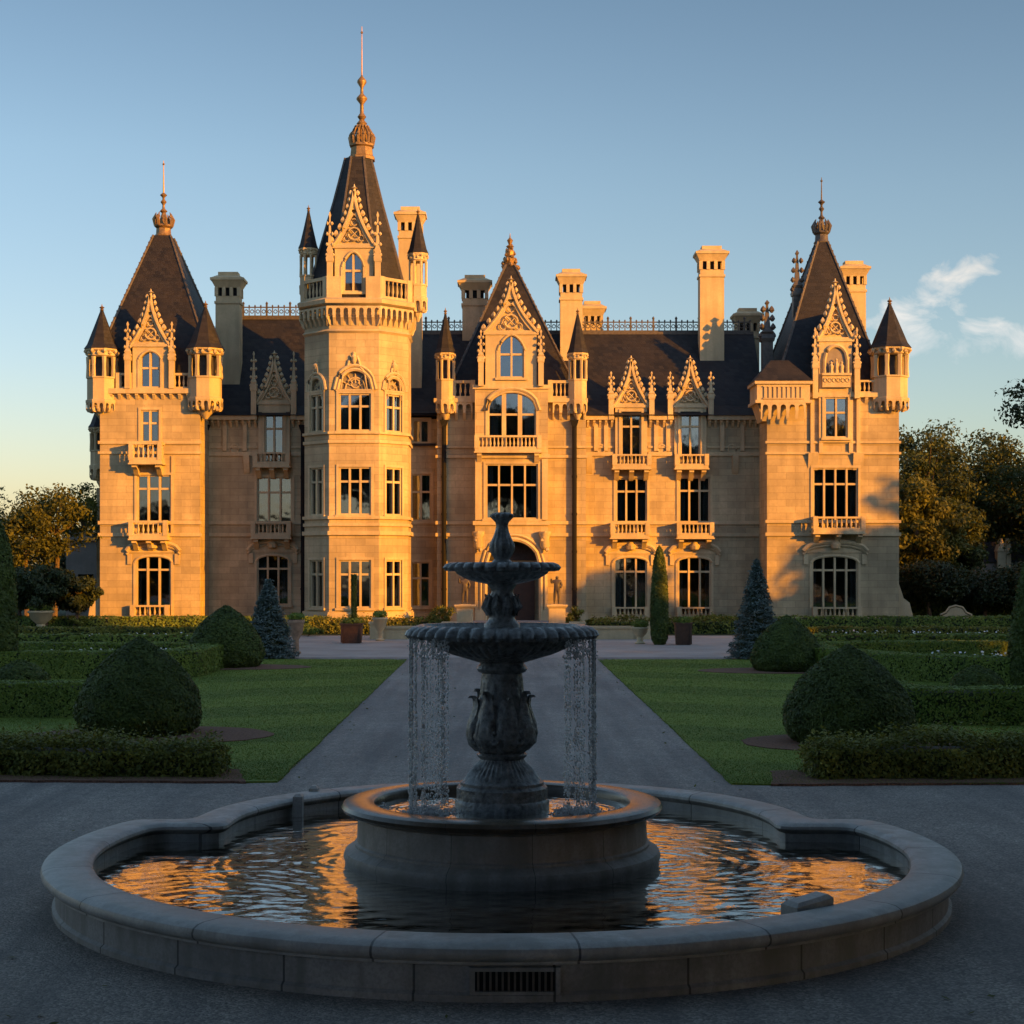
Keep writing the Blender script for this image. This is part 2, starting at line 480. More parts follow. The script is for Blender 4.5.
class MB:
    """collects shapes (optionally through a local frame) into one mesh"""
    def __init__(self, frame=None):
        self.v = []
        self.f = []
        self.M = frame if frame is not None else Matrix.Identity(4)

    def add(self, vs, fs):
        b = len(self.v)
        for p in vs:
            self.v.append(tuple(self.M @ Vector(p)))
        for f in fs:
            self.f.append(tuple(i + b for i in f))

    def box(self, x0, x1, y0, y1, z0, z1):
        self.add([(x0, y0, z0), (x1, y0, z0), (x1, y1, z0), (x0, y1, z0), (x0, y0, z1), (x1, y0, z1), (x1, y1, z1), (x0, y1, z1)],
                 [(0, 3, 2, 1), (4, 5, 6, 7), (0, 1, 5, 4), (1, 2, 6, 5), (2, 3, 7, 6), (3, 0, 4, 7)])

    def frus(self, x0, x1, y0, y1, z0, X0, X1, Y0, Y1, z1):
        self.add([(x0, y0, z0), (x1, y0, z0), (x1, y1, z0), (x0, y1, z0), (X0, Y0, z1), (X1, Y0, z1), (X1, Y1, z1), (X0, Y1, z1)],
                 [(0, 3, 2, 1), (4, 5, 6, 7), (0, 1, 5, 4), (1, 2, 6, 5), (2, 3, 7, 6), (3, 0, 4, 7)])

    def quad(self, a, b, c, d):
        self.add([a, b, c, d], [(0, 1, 2, 3)])

    def prism(self, pts, y0, y1):
        """polygon in x,z swept along y"""
        n = len(pts)
        self.add([(x, y0, z) for x, z in pts] + [(x, y1, z) for x, z in pts],
                 [tuple(range(n)), tuple(range(2 * n - 1, n - 1, -1))] + [(i, i + n, (i + 1) % n + n, (i + 1) % n) for i in range(n)])

    def side_prism(self, pts, x0, x1):
        """polygon in y,z swept along x"""
        n = len(pts)
        self.add([(x0, y, z) for y, z in pts] + [(x1, y, z) for y, z in pts],
                 [tuple(range(n - 1, -1, -1)), tuple(range(n, 2 * n))] + [(i, (i + 1) % n, (i + 1) % n + n, i + n) for i in range(n)])

    def loft(self, rings, cap=True):
        n = len(rings[0])
        vs = [p for r in rings for p in r]
        fs = []
        for k in range(len(rings) - 1):
            for i in range(n):
                j = (i + 1) % n
                fs.append((k * n + i, k * n + j, (k + 1) * n + j, (k + 1) * n + i))
        if cap:
            fs.append(tuple(range(n - 1, -1, -1)))
            fs.append(tuple(range((len(rings) - 1) * n, len(rings) * n)))
        self.add(vs, fs)

    def lathe(self, prof, c=(0, 0), seg=16, z=0.0, rot=0.0, cap=True):
        """prof rows: (r, z) or (r, z, amplitude, count)"""
        rings = []
        for p in prof:
            r, zz = p[0], p[1]
            a, k = (p[2], p[3]) if len(p) > 2 else (0, 0)
            ring = []
            for i in range(seg):
                th = rot + 2 * PI * i / seg
                rr = max(r, 1e-4) * (1 + a * (abs(math.cos(k * th / 2)) - 0.5))
                ring.append((c[0] + rr * math.cos(th), c[1] + rr * math.sin(th), z + zz))
            rings.append(ring)
        self.loft(rings, cap)

    def ball(self, c, r, seg=6, sz=1.0):
        prof = [(0.02 * r, -r * sz)] + [(r * math.cos(a), r * math.sin(a) * sz) for a in (-0.9, -0.3, 0.3, 0.9)] + [(0.02 * r, r * sz)]
        self.lathe(prof, (c[0], c[1]), seg, c[2])

    def tube(self, pts, rad, seg=6):
        pts = [Vector(p) for p in pts]
        rings = []
        for i, p in enumerate(pts):
            d = (pts[min(i + 1, len(pts) - 1)] - pts[max(i - 1, 0)]).normalized()
            ref = Vector((0, 0, 1)) if abs(d.z) < 0.9 else Vector((1, 0, 0))
            a = d.cross(ref).normalized()
            b = a.cross(d)
            r = rad[i] if isinstance(rad, (list, tuple)) else rad
            rings.append([tuple(p + (a * math.cos(2 * PI * k / seg) + b * math.sin(2 * PI * k / seg)) * r) for k in range(seg)])
        self.loft(rings)

    def ring(self, c, R, r, n=16, seg=5):
        """upright ring in the x,z plane"""
        pts = [(c[0] + R * math.cos(2 * PI * i / n), c[1], c[2] + R * math.sin(2 * PI * i / n)) for i in range(n + 1)]
        self.tube(pts, r, seg)

    def build(self, name, mat, parent=None, smooth=40):
        me = bpy.data.meshes.new(name)
        me.from_pydata(self.v, [], self.f)
        me.validate()
        o = finish(name, me, mat, parent, smooth, self.v) if len(me.vertices) == len(self.v) else None
        return o


def np_mesh(name, V, F, mat, parent=None, smooth=None):
    """quads or triangles from numpy arrays"""
    V = np.asarray(V, dtype=np.float64)
    F = np.asarray(F, dtype=np.int32)
    k = F.shape[1]
    me = bpy.data.meshes.new(name)
    me.vertices.add(len(V))
    me.loops.add(F.size)
    me.polygons.add(len(F))
    me.loops.foreach_set('vertex_index', F.ravel())
    me.polygons.foreach_set('loop_start', np.arange(0, F.size, k, dtype=np.int32))
    me.update(calc_edges=True)
    return finish(name, me, mat, parent, smooth, V)


def unit(a):
    return a / np.maximum(np.linalg.norm(a, axis=1, keepdims=True), 1e-9)


def leaf_arrays(P, N, size, flat=0.5, aspect=0.5):
    """diamond leaves at P, more or less facing along N"""
    n = len(P)
    N = unit(N + RNG.normal(0, flat, (n, 3)))
    T = unit(np.cross(N, RNG.normal(0, 1, (n, 3))))
    B = np.cross(N, T)
    s = size * RNG.uniform(0.6, 1.3, (n, 1))
    V = np.stack([P - T * s, P + B * s * aspect, P + T * s, P - B * s * aspect], 1).reshape(-1, 3)
    return V, np.arange(4 * n).reshape(-1, 4)

# ------------------------------------------------------------------ helpers for the great house


class Face:
    """a wall plane at depth Y: local x right, y into the wall, z up"""
    def __init__(self, Y):
        self.Y = Y
        self.M = Matrix.Translation((0, Y, 0))

    def x(self, px):
        return (px - CX) / FOC * self.Y

    def z(self, py):
        return EYE - (py - HOR) / FOC * self.Y


def wall_face(mb, x0, x1, z0, z1, holes=(), depth=0.45):
    xs = sorted({x0, x1} | {h[0] for h in holes} | {h[1] for h in holes})
    zs = sorted({z0, z1} | {h[2] for h in holes} | {h[3] for h in holes})
    for a, b in zip(xs, xs[1:]):
        for c, d in zip(zs, zs[1:]):
            mx, mz = (a + b) / 2, (c + d) / 2
            if any(h[0] < mx < h[1] and h[2] < mz < h[3] for h in holes):
                continue
            mb.quad((a, 0, c), (b, 0, c), (b, 0, d), (a, 0, d))
    for h in holes:
        a, b, c, d = h[:4]
        rise = h[4] if len(h) > 4 else 0
        pointed = len(h) > 5 and h[5]
        s = d - rise
        mb.quad((a, 0, c), (a, 0, s), (a, depth, s), (a, depth, c))
        mb.quad((b, 0, s), (b, 0, c), (b, depth, c), (b, depth, s))
        mb.quad((b, 0, c), (a, 0, c), (a, depth, c), (b, depth, c))
        if rise <= 0:
            mb.quad((a, 0, d), (b, 0, d), (b, depth, d), (a, depth, d))
        else:
            pts = arch_pts(a, b, s, rise, pointed)
            for (xa, za), (xb, zb) in zip(pts, pts[1:]):
                mb.quad((xa, 0, za), (xb, 0, zb), (xb, 0, d), (xa, 0, d))
                mb.quad((xa, 0, za), (xb, 0, zb), (xb, depth, zb), (xa, depth, za))


def arch_pts(a, b, s, rise, pointed=False, n=14):
    c, hw = (a + b) / 2, (b - a) / 2
    out = []
    for i in range(n + 1):
        t = -1 + 2 * i / n
        if pointed:
            zz = rise * (1 - abs(t) ** 1.7) ** 0.75 if abs(t) < 1 else 0
        else:
            zz = rise * math.sqrt(max(0, 1 - t * t))
        out.append((c + t * hw, s + zz))
    return out


def beam(mb, p, q, w, z0, z1):
    p, q = Vector((p[0], p[1])), Vector((q[0], q[1]))
    d = (q - p).normalized()
    n = Vector((-d.y, d.x)) * (w / 2)
    r = [(p + n), (p - n), (q - n), (q + n)]
    mb.loft([[(a.x, a.y, z0) for a in r], [(a.x, a.y, z1) for a in r]])


def balusters(mb, p, q, z0, z1, w=0.16, step=0.3, piers=True):
    p, q = Vector((p[0], p[1])), Vector((q[0], q[1]))
    L = (q - p).length
    h = z1 - z0
    d = (q - p).normalized()
    beam(mb, p, q, w, z0, z0 + 0.13 * h)
    beam(mb, p - d * 0.03, q + d * 0.03, w + 0.06, z1 - 0.15 * h, z1)
    n = max(2, int(L / step))
    for i in range(n):
        c = p + d * (L * (i + 0.5) / n)
        r = min(0.42 * w, 0.3 * L / n)
        mb.lathe([(r * .8, z0 + .12 * h), (r * .5, z0 + .2 * h), (r, z0 + .38 * h), (r * .42, z0 + .7 * h), (r * .75, z1 - .14 * h)], (c.x, c.y), 6, cap=False)
    if piers:
        for c in (p, q):
            mb.box(c.x - w * .75, c.x + w * .75, c.y - w * .75, c.y + w * .75, z0 - 0.01, z1 + 0.02)


def window(parent, Mx, hole, cols=2, transom=0.66, curtain=0.0, surround=True, pointed=False, hood=0, bar=0.13, tracery=False, drop=0.0):
    x0, x1, z0, z1 = hole[:4]
    rise = hole[4] if len(hole) > 4 else 0
    mb = MB(Mx)
    w = 0.17
    if surround:
        top = z1 - rise
        mb.box(x0 - w, x0 - .004, -.07, .02, z0 + .003, top)
        mb.box(x1 + .004, x1 + w, -.07, .02, z0 + .003, top)
        if rise <= 0:
            mb.box(x0 - w, x1 + w, -.075, .02, z1 + .004, z1 + w)
        else:
            pts = arch_pts(x0 - w / 2, x1 + w / 2, top, rise + w / 2, pointed)
            mb.tube([(a, -.03, b) for a, b in pts], w * .55, 6)
        mb.box(x0 - w - .08, x1 + w + .08, -.16, .1, z0 - .16, z0 - .002)
    for a, b in ((x0 + .003, x0 + .1), (x1 - .1, x1 - .003)):
        mb.box(a, b, .05, .30, z0, z1)
    mb.box(x0, x1, .04, .31, z0 + .002, z0 + .1)
    if rise <= 0:
        mb.box(x0, x1, .04, .31, z1 - .1, z1 - .002)
    for i in range(1, cols):
        c = x0 + (x1 - x0) * i / cols
        mb.box(c - bar / 2, c + bar / 2, .02, .33, z0 + .01, z1 - .01)
    if transom:
        zt = z0 + drop + (z1 - z0 - drop) * transom
        mb.box(x0 + .01, x1 - .01, .07, .28, zt - .07, zt + .07)
    if tracery:
        c = (x0 + x1) / 2
        zc = z1 - rise * .62
        mb.ring((c, .14, zc), rise * .33, .06, 12)
        for s in (-1, 1):
            mb.ring((c + s * (x1 - x0) * .25, .14, z1 - rise * 1.02), (x1 - x0) * .16, .05, 10)
    if hood == 1:      # segmental pediment
        pts = arch_pts(x0 - .62, x1 + .62, z1 + .3, .62)
        for dy, dz, r in ((-.16, .12, .16), (-.1, -.12, .1)):
            mb.tube([(a, dy, b + dz) for a, b in pts], r, 6)
        pp = [(x0 - .62, z1 + .3)] + pts[1:-1] + [(x1 + .62, z1 + .3)]
        mb.prism(pp, -.05, .03)
        mb.lathe([(.05, 0), (.3, .1), (.36, .35), (.2, .6), (.05, .7)], ((x0 + x1) / 2, -.25), 8, z1 + .5)
        for s in (x0 - .42, x1 + .42):
            mb.box(s - .15, s + .15, -.12, .02, z1 - .5, z1 + .22)
    o = mb.build('window', 'trim', parent)
    pn = MB(Mx)
    pn.box(x0 + .02, x1 - .02, .20, .216, z0 + .02, z1 - .02)
    pn.build('pane', 'glass', o, None)
    if not curtain and RNG.uniform() < .75:
        curtain = RNG.uniform(.06, .26)
    if curtain:
        for side in (-1, 1):
            cb = MB(Mx)
            wd = (x1 - x0) * curtain * RNG.uniform(.75, 1.25)
            a = x0 + .05 if side < 0 else x1 - .05 - wd
            n = max(6, int(wd / .07))
            pts = [(a + wd * i / n, .62 + .05 * math.sin(i * 1.9)) for i in range(n + 1)]
            for (xa, ya), (xb, yb) in zip(pts, pts[1:]):
                cb.quad((xa, ya, z0 + .1), (xb, yb, z0 + .1), (xb, yb, z1 - .05), (xa, ya, z1 - .05))
            cb.build('curtain', 'curtain', o, 60)
    return o


def balcony(parent, Mx, x0, x1, zb, zt, depth=1.0, brackets=2, step=0.3):
    mb = MB(Mx)
    mb.box(x0, x1, -depth, .05, zb - .2, zb)
    mb.box(x0 - .06, x1 + .06, -depth - .06, .04, zb - .3, zb - .203)
    n = brackets
    for i in range(n):
        c = x0 + .3 + (x1 - x0 - .6) * (i / (n - 1) if n > 1 else .5)
        prof = [(.02, zb - .3), (-depth * .85, zb - .3), (-depth * .9, zb - .48), (-depth * .5, zb - .62), (-depth * .32, zb - .9), (.02, zb - 1.05)]
        mb.side_prism(prof, c - .16, c + .16)
    o = mb.build('balcony', 'trim', parent)
    bb = MB(Mx)
    d = depth - .12
    balusters(bb, (x0 + .12, -d), (x1 - .12, -d), zb + .004, zt, .2, step)
    balusters(bb, (x0 + .12, -.05), (x0 + .12, -d + .25), zb + .006, zt - .003, .18, step, False)
    balusters(bb, (x1 - .12, -.05), (x1 - .12, -d + .25), zb + .006, zt - .003, .18, step, False)
    bb.build('balustrade', 'trim', o)
    return o


def crocket(mb, x, y, z, r, s=0):
    """a small leaf-like knob"""
    mb.lathe([(r * .3, -r), (r * 1.0, -.2 * r), (r * .75, .5 * r), (r * .15, 1.2 * r)], (x + s * r * .6, y), 5, z, RNG.uniform(0, 6))


def pinnacle(mb, x, y, z0, z1, w):
    h = z1 - z0
    mb.box(x - w / 2, x + w / 2, y - w / 2, y + w / 2, z0, z0 + h * .42)
    mb.lathe([(w * .85, h * .42), (w * .95, h * .46), (w * .6, h * .52), (w * .8, h * .55), (w * .42, h * .6), (w * .14, h * .93), (w * .3, h * .96), (.02, h)], (x, y), 4, z0, PI / 4)
    for i, t in enumerate((.5, .62, .74, .86)):
        for s in (-1, 1):
            crocket(mb, x + s * w * (.62 - .5 * (t - .42)), y - w * .25, z0 + h * t, w * .3)


def ogee(hw, h, n=12):
    out = []
    for i in range(n + 1):
        t = i / n
        out.append((hw * (.72 * (1 - t) ** 2.1 + .28 * (1 - t)), h * t))
    return out


def gable(mb, xc, hw, z0, z1, thick=.4, crockets=8, kr=.19, tip=True):
    h = z1 - z0
    og = ogee(hw, h * (.88 if tip else 1))
    k_ = 8
    inn = [(a * .74 - .05, b * .8 + .16) for a, b in og[:k_]] + [(0, og[k_][1] * .8 + .16)]
    inn = [(max(a, 0), b) for a, b in inn]
    out_ = og[:k_] + [og[k_]]
    for s in (-1, 1):
        for (a0, b0), (a1, b1), (c0, d0), (c1, d1) in zip(out_, out_[1:], inn, inn[1:]):
            mb.quad((xc + s * a0, -.02, z0 + b0), (xc + s * a1, -.02, z0 + b1), (xc + s * c1, -.02, z0 + d1), (xc + s * c0, -.02, z0 + d0))
            mb.quad((xc + s * c0, -.02, z0 + d0), (xc + s * c1, -.02, z0 + d1), (xc + s * c1, .28, z0 + d1), (xc + s * c0, .28, z0 + d0))
        mb.quad((xc, -.02, z0), (xc + s * out_[0][0], -.02, z0), (xc + s * inn[0][0], -.02, z0 + .16), (xc, -.02, z0 + .16))
        mb.quad((xc, -.02, z0 + .16), (xc + s * inn[0][0], -.02, z0 + .16), (xc + s * inn[0][0], .28, z0 + .16), (xc, .28, z0 + .16))
    pts = [(xc + a, z0 + b) for a, b in og[:-1]] + [(xc, z0 + og[-1][1])] + [(xc - a, z0 + b) for a, b in reversed(og[:-1])]
    mb.prism(list(reversed(pts)), .24, thick + .2)
    tp = [(xc + a, z0 + b) for a, b in og[k_:-1]] + [(xc, z0 + og[-1][1])] + [(xc - a, z0 + b) for a, b in reversed(og[k_:-1])]
    mb.prism(list(reversed(tp)), -.02, .24)
    for s in (-1, 1):
        mb.tube([(xc + s * a, .1, z0 + b) for a, b in og[:k_ + 1]], .12, 5)
    for s in (-1, 1):
        mb.tube([(xc + s * a, -.06, z0 + b) for a, b in og], .11, 5)
        for i in range(crockets):
            t = (i + .6) / crockets * (len(og) - 1)
            k = min(int(t), len(og) - 2)
            f = t - k
            a = og[k][0] * (1 - f) + og[k + 1][0] * f
            b = og[k][1] * (1 - f) + og[k + 1][1] * f
            crocket(mb, xc + s * (a + kr * .6), .08, z0 + b + kr * .5, kr * (1.15 - .4 * i / crockets), s)
    if tip:
        zt = z0 + h * .84
        mb.lathe([(.12, 0), (.2, h * .03), (.09, h * .05), (.08, h * .09), (.24, h * .105), (.07, h * .125), (.02, h * .17)], (xc, thick / 2), 8, zt)


def dormer(parent, Fr, xc, hw, zb, zg, zt, hole, cols=2, transom=.62, pins=None, back=4.5, proud=.25, curtain=0, pointed=False, oculus=True, roof_drop=.55, drop=0.0):
    """gabled stone dormer standing on the wall face Fr"""
    Mx = Fr.M @ Matrix.Translation((0, -proud, 0))
    mb = MB(Mx)
    wall_face(mb, xc - hw, xc + hw, zb, zg, [hole], .5)
    for s in (-1, 1):
        x = xc + s * hw
        mb.quad((x, 0, zb), (x, back, zb), (x, back, zg), (x, 0, zg))
    gable(mb, xc, hw + .12, zg, zt)
    mb.box(xc - hw - .14, xc + hw + .14, -.1, .3, zg - .14, zg + .05)
    if oculus:
        zo = zg + (zt - zg) * .2
        R = min(hw * .32, (zt - zg) * .12)
        mb.ring((xc, .06, zo), R, .07, 12)
        for q in range(4):
            mb.tube([(xc, .1, zo), (xc + R * math.cos(q * PI / 2 + .78), .1, zo + R * math.sin(q * PI / 2 + .78))], .04, 4)
        for s in (-1, 1):
            mb.ring((xc + s * R * 1.15, .08, zo - R * .7), R * .5, .05, 9)
        mb.ring((xc, .08, zo + R * 1.9), R * .55, .05, 9)
    for s, (zp0, zp1) in zip((-1, 1), pins or ()):
        pinnacle(mb, xc + s * (hw + .3), -.12, zp0, zp1, .36)
    o = mb.build('dormer', 'trim', parent)
    rb = MB(Mx)
    H = (zt - zg) * roof_drop
    rb.prism([(xc - hw - .1, zg + .06), (xc + hw + .1, zg + .06), (xc, zg + H)], .41, back + 1.5)
    rb.build('dormer_roof', 'slate', o, None)
    w = window(o, Mx, hole, cols, transom, curtain, True, pointed, drop=drop)
    # the window is a sub-part: its pane and curtain belong to the dormer as well
    for ch in list(w.children):
        ch.parent = o
        ch.location = ORIGIN[ch.name] - ORIGIN[o.name]
    return o


def finial(parent, c, z0, z1, r, mat='gilt', spike=.5):
    h = z1 - z0
    mb = MB()
    hs = h * (1 - spike)
    mb.lathe([(r * .8, 0), (r, hs * .06), (r * .55, hs * .12), (r * .4, hs * .28), (r * .95, hs * .36), (r * .3, hs * .45), (r * .28, hs * .58), (r * .62, hs * .66), (r * .25, hs * .75),
              (r * .22, hs * .84), (r * .42, hs * .9), (r * .16, hs), (r * .11, hs + h * spike * .96), (.01, h)], c, 8, z0)
    return mb.build('finial', mat, parent)


def crown_finial(parent, c, z0, z1, z2, hw, mat='gilt'):
    """stone collar with a leafy crown, balls and a long spike"""
    mb = MB()
    h = z1 - z0
    mb.lathe([(hw * 1.25, 0), (hw * 1.45, h * .06), (hw * 1.2, h * .1), (hw * 1.15, h * .22), (hw * 1.5, h * .26), (hw * 1.35, h * .3)], c, 8, z0, PI / 8)
    for i in range(8):
        a = PI / 8 + i * PI / 4
        x, y = c[0] + hw * 1.35 * math.cos(a), c[1] + hw * 1.35 * math.sin(a)
        mb.tube([(x, y, z0 + h * .28), (x + .1 * math.cos(a), y + .1 * math.sin(a), z0 + h * .42), (x - .08 * math.cos(a), y - .08 * math.sin(a), z0 + h * .56)], [.1, .13, .03], 5)
        crocket(mb, x, y, z0 + h * .47, .13)
    mb.lathe([(hw * .9, h * .28), (hw * .55, h * .45), (hw * .3, h * .56), (hw * .62, h * .6), (hw * .22, h * .66), (hw * .2, h * .74), (hw * .5, h * .8), (hw * .18, h * .86), (.1, h * .9), (.26, h * .95), (.07, h)], c, 10, z0)
    mb.tube([(c[0], c[1], z0 + h * .98), (c[0], c[1], z2)], [.06, .025], 6)
    mb.ball((c[0], c[1], z2 - .25), .09)
    return mb.build('finial', mat, parent)


def turret(parent, c, r, zc, z1, z2, z3, zr, zt, core=True, brackets=True, tipr=.1):
    """corner turret: corbel from zc, drum z1-z2, open stage z2-z3, cornice, cone zr to zt"""
    mb = MB()
    hc = z1 - zc
    mb.lathe([(r * .12, zc), (r * .3, zc + hc * .2), (r * .42, zc + hc * .3), (r * .5, zc + hc * .42), (r * .62, zc + hc * .62), (r * .68, z1 - .08)], c, 8, 0, PI / 8)
    for fm, L in ring_frames(c, r * 1.06):
        machicolation(mb, fm, 0, L, zc + hc * .38, z1 - .03, 0.0 + r * .02, L / (2 if r > .8 else 1))
    mb.lathe([(r * 1.1, z1 - .06), (r * 1.1, z1 + .12), (r, z1 + .16), (r, z2 - .12), (r * 1.07, z2 - .1), (r * 1.07, z2)], c, 8, 0, PI / 8)
    for i in range(8):
        a = PI / 8 + i * PI / 4
        x, y = c[0] + r * .93 * math.cos(a), c[1] + r * .93 * math.sin(a)
        mb.lathe([(r * .15, z2 - .01), (r * .12, (z2 + z3) / 2), (r * .15, z3)], (x, y), 5)
        if brackets:
            x2, y2 = c[0] + r * .88 * math.cos(a), c[1] + r * .88 * math.sin(a)
            hb = (z1 - zc) * .5
            mb.tube([(x2, y2, z1 - .05), (x2 - .08 * r * math.cos(a), y2 - .08 * r * math.sin(a), z1 - hb * .6), (c[0] + r * .5 * math.cos(a), c[1] + r * .5 * math.sin(a), z1 - hb * 1.15)], [r * .17, r * .15, r * .06], 5)
        x3, y3 = c[0] + r * 1.08 * math.cos(a), c[1] + r * 1.08 * math.sin(a)
        crocket(mb, x3, y3, z3 + (zr - z3) * .7, r * .16)
        a2 = a + PI / 8
        crocket(mb, c[0] + r * 1.02 * math.cos(a2), c[1] + r * 1.02 * math.sin(a2), z3 + (zr - z3) * .45, r * .13)
    mb.lathe([(r * .9, z3 - .02), (r * 1.05, z3 + .08), (r * 1.0, z3 + (zr - z3) * .6), (r * 1.16, zr - .1), (r * 1.16, zr)], c, 8, 0, PI / 8)
    o = mb.build('turret', 'trim', parent)
    if core:
        cb = MB()
        cb.lathe([(r * .6, z2 - .05), (r * .6, z3 + .05)], c, 8, 0, PI / 8)
        cb.build('turret_core', 'inner', o)  # dark core: the shade inside the open stage put into colour
    rb = MB()
    h = zt - zr
    rb.lathe([(r * 1.22, zr + .003), (r * 1.0, zr + h * .1), (r * .52, zr + h * .5), (tipr, zr + h * .86)], c, 8, 0, PI / 8)
    rb.build('turret_roof', 'slate', o, None)
    fb = MB()
    fb.lathe([(tipr, h * .85), (tipr * 1.6, h * .87), (tipr * .7, h * .89), (tipr * 1.9, h * .92), (tipr * .5, h * .95), (.01, h)], c, 8, zr)
    fb.build('finial', 'gilt', o)
    return o


def chimney(parent, px, y, py_top, py_bot, wpx, cap=1.32, depth=1.3):
    F = Face(y)
    x = F.x(px)
    zt, zb = F.z(py_top), F.z(py_bot)
    hw = wpx / 2 / FOC * y
    zb -= 3.6
    hd = depth / 2
    mb = MB(Matrix.Translation((x, y, 0)))
    hh = 2.3
    zn = zt - hh
    mb.box(-hw, hw, -hd, hd, zb, zn)
    mb.box(-hw * 1.05, hw * 1.05, -hd - .06, hd + .06, zb, zb + .5)
    mb.box(-hw * 1.08, hw * 1.08, -hd - .08, hd + .08, zn + .003, zn + .18)
    # four corner posts with dark flue openings between, then flaring cap
    mb.box(-hw * .98, hw * .98, -hd * .98, hd * .98, zn + .18, zn + .55)
    z0, z1 = zn + .55, zn + 1.15
    for fx in (-.93, -.31, .31, .93):
        for fy in (-.9, .9):
            mb.box(hw * fx - hw * .14, hw * fx + hw * .14, hd * fy - .12, hd * fy + .12, z0 - .01, z1 + .01)
    for fx in (-.9, .9):
        mb.box(hw * fx - .1, hw * fx + .1, -.15, .15, z0 - .01, z1 + .01)
    mb.frus(-hw * 1.02, hw * 1.02, -hd, hd, z1, -hw * cap, hw * cap, -hd - hw * (cap - 1), hd + hw * (cap - 1), z1 + .5)
    mb.box(-hw * cap - .06, hw * cap + .06, -hd - hw * (cap - 1) - .06, hd + hw * (cap - 1) + .06, z1 + .503, z1 + .68)
    mb.frus(-hw * cap, hw * cap, -hd - hw * (cap - 1), hd + hw * (cap - 1), z1 + .68, -hw * .9, hw * .9, -hd * .8, hd * .8, z1 + .9)
    mb.box(-hw * .82, hw * .82, -hd * .75, hd * .75, z1 + .9, zt)
    o = mb.build('chimney', 'trim', parent)
    ib = MB(Matrix.Translation((x, y, 0)))
    ib.box(-hw * .7, hw * .7, -hd * .7, hd * .7, z0 - .02, z1 + .02)
    ib.build('flue', 'iron', o, None)  # near-black block between the posts, coloured as the darkness of open flues
    return o


def corbel_row(mb, x0, x1, z0, z1, depth, step=.5, w=.2):
    n = max(2, round((x1 - x0) / step))
    for i in range(n + 1):
        c = x0 + (x1 - x0) * i / n
        mb.side_prism([(.02, z0), (.02, z1), (-depth, z1), (-depth, z1 - (z1 - z0) * .25), (-depth * .6, z1 - (z1 - z0) * .55), (-depth * .15, z0)], c - w / 2, c + w / 2)


def machicolation(mb, fr, x0, x1, z0, z1, depth, step=.55):
    """arcaded parapet base: a pierced front carried on brackets, dark behind"""
    n = max(1, round((x1 - x0) / step))
    st = (x1 - x0) / n
    h = z1 - z0
    old = mb.M
    mb.M = fr @ Matrix.Translation((0, -depth, 0))
    wall_face(mb, x0, x1, z0 + h * .42, z1, [(x0 + st * (i + .2), x0 + st * (i + .8), z0 + h * .42, z1 - h * .12, st * .3) for i in range(n)], depth * .45)
    mb.M = fr
    for i in range(n + 1):
        c = x0 + st * i
        a, b = max(x0, c - st * .17), min(x1, c + st * .17)
        if depth < .1:
            mb.side_prism([(.3, z0 + h * .05), (.3, z0 + h * .46), (-depth * .98, z0 + h * .46), (-depth * .98, z0 + h * .3), (.1, z0 + h * .1)], a, b)
            continue
        mb.side_prism([(.02, z0 - h * .25), (.02, z0 + h * .46), (-depth * .98, z0 + h * .46), (-depth * .98, z0 + h * .26), (-depth * .55, z0 + h * .1), (-depth * .35, z0 - h * .12)], a, b)
    mb.M = old


def ring_frames(c, r, n=8, rot=PI / 8):
    out = []
    for i in range(n):
        a0, a1 = rot + 2 * PI * i / n, rot + 2 * PI * (i + 1) / n
        p, q = Vector((c[0] + r * math.cos(a0), c[1] + r * math.sin(a0), 0)), Vector((c[0] + r * math.cos(a1), c[1] + r * math.sin(a1), 0))
        d = (q - p).normalized()
        m = Matrix.Identity(4)
        m.col[0][:3] = d
        m.col[1][:3] = Vector((-d.y, d.x, 0))
        m.col[3][:3] = p
        out.append((m, (q - p).length))
    return out


def cresting(parent, x0, x1, y, z0, z1, label=None):
    mb = MB()
    h = z1 - z0
    mb.box(x0, x1, y - .12, y + .12, z0, z0 + .14)
    mb.box(x0, x1, y - .05, y + .05, z0 + h * .72, z0 + h * .8)
    n = int((x1 - x0) / .42)
    for i in range(n + 1):
        x = x0 + (x1 - x0) * i / n
        big = i % 4 == 0
        mb.box(x - (.07 if big else .035), x + (.07 if big else .035), y - .045, y + .045, z0 + .1, z1 if big else z0 + h * .74)
        crocket(mb, x, y, z1 + .05 if big else z0 + h * .86, .11 if big else .075)
        if i < n:
            mb.ring((x + (x1 - x0) / n / 2, y, z0 + h * .45), .13, .035, 8, 4)
    return tag(mb.build('ridge_cresting', 'lead', parent, None), label)


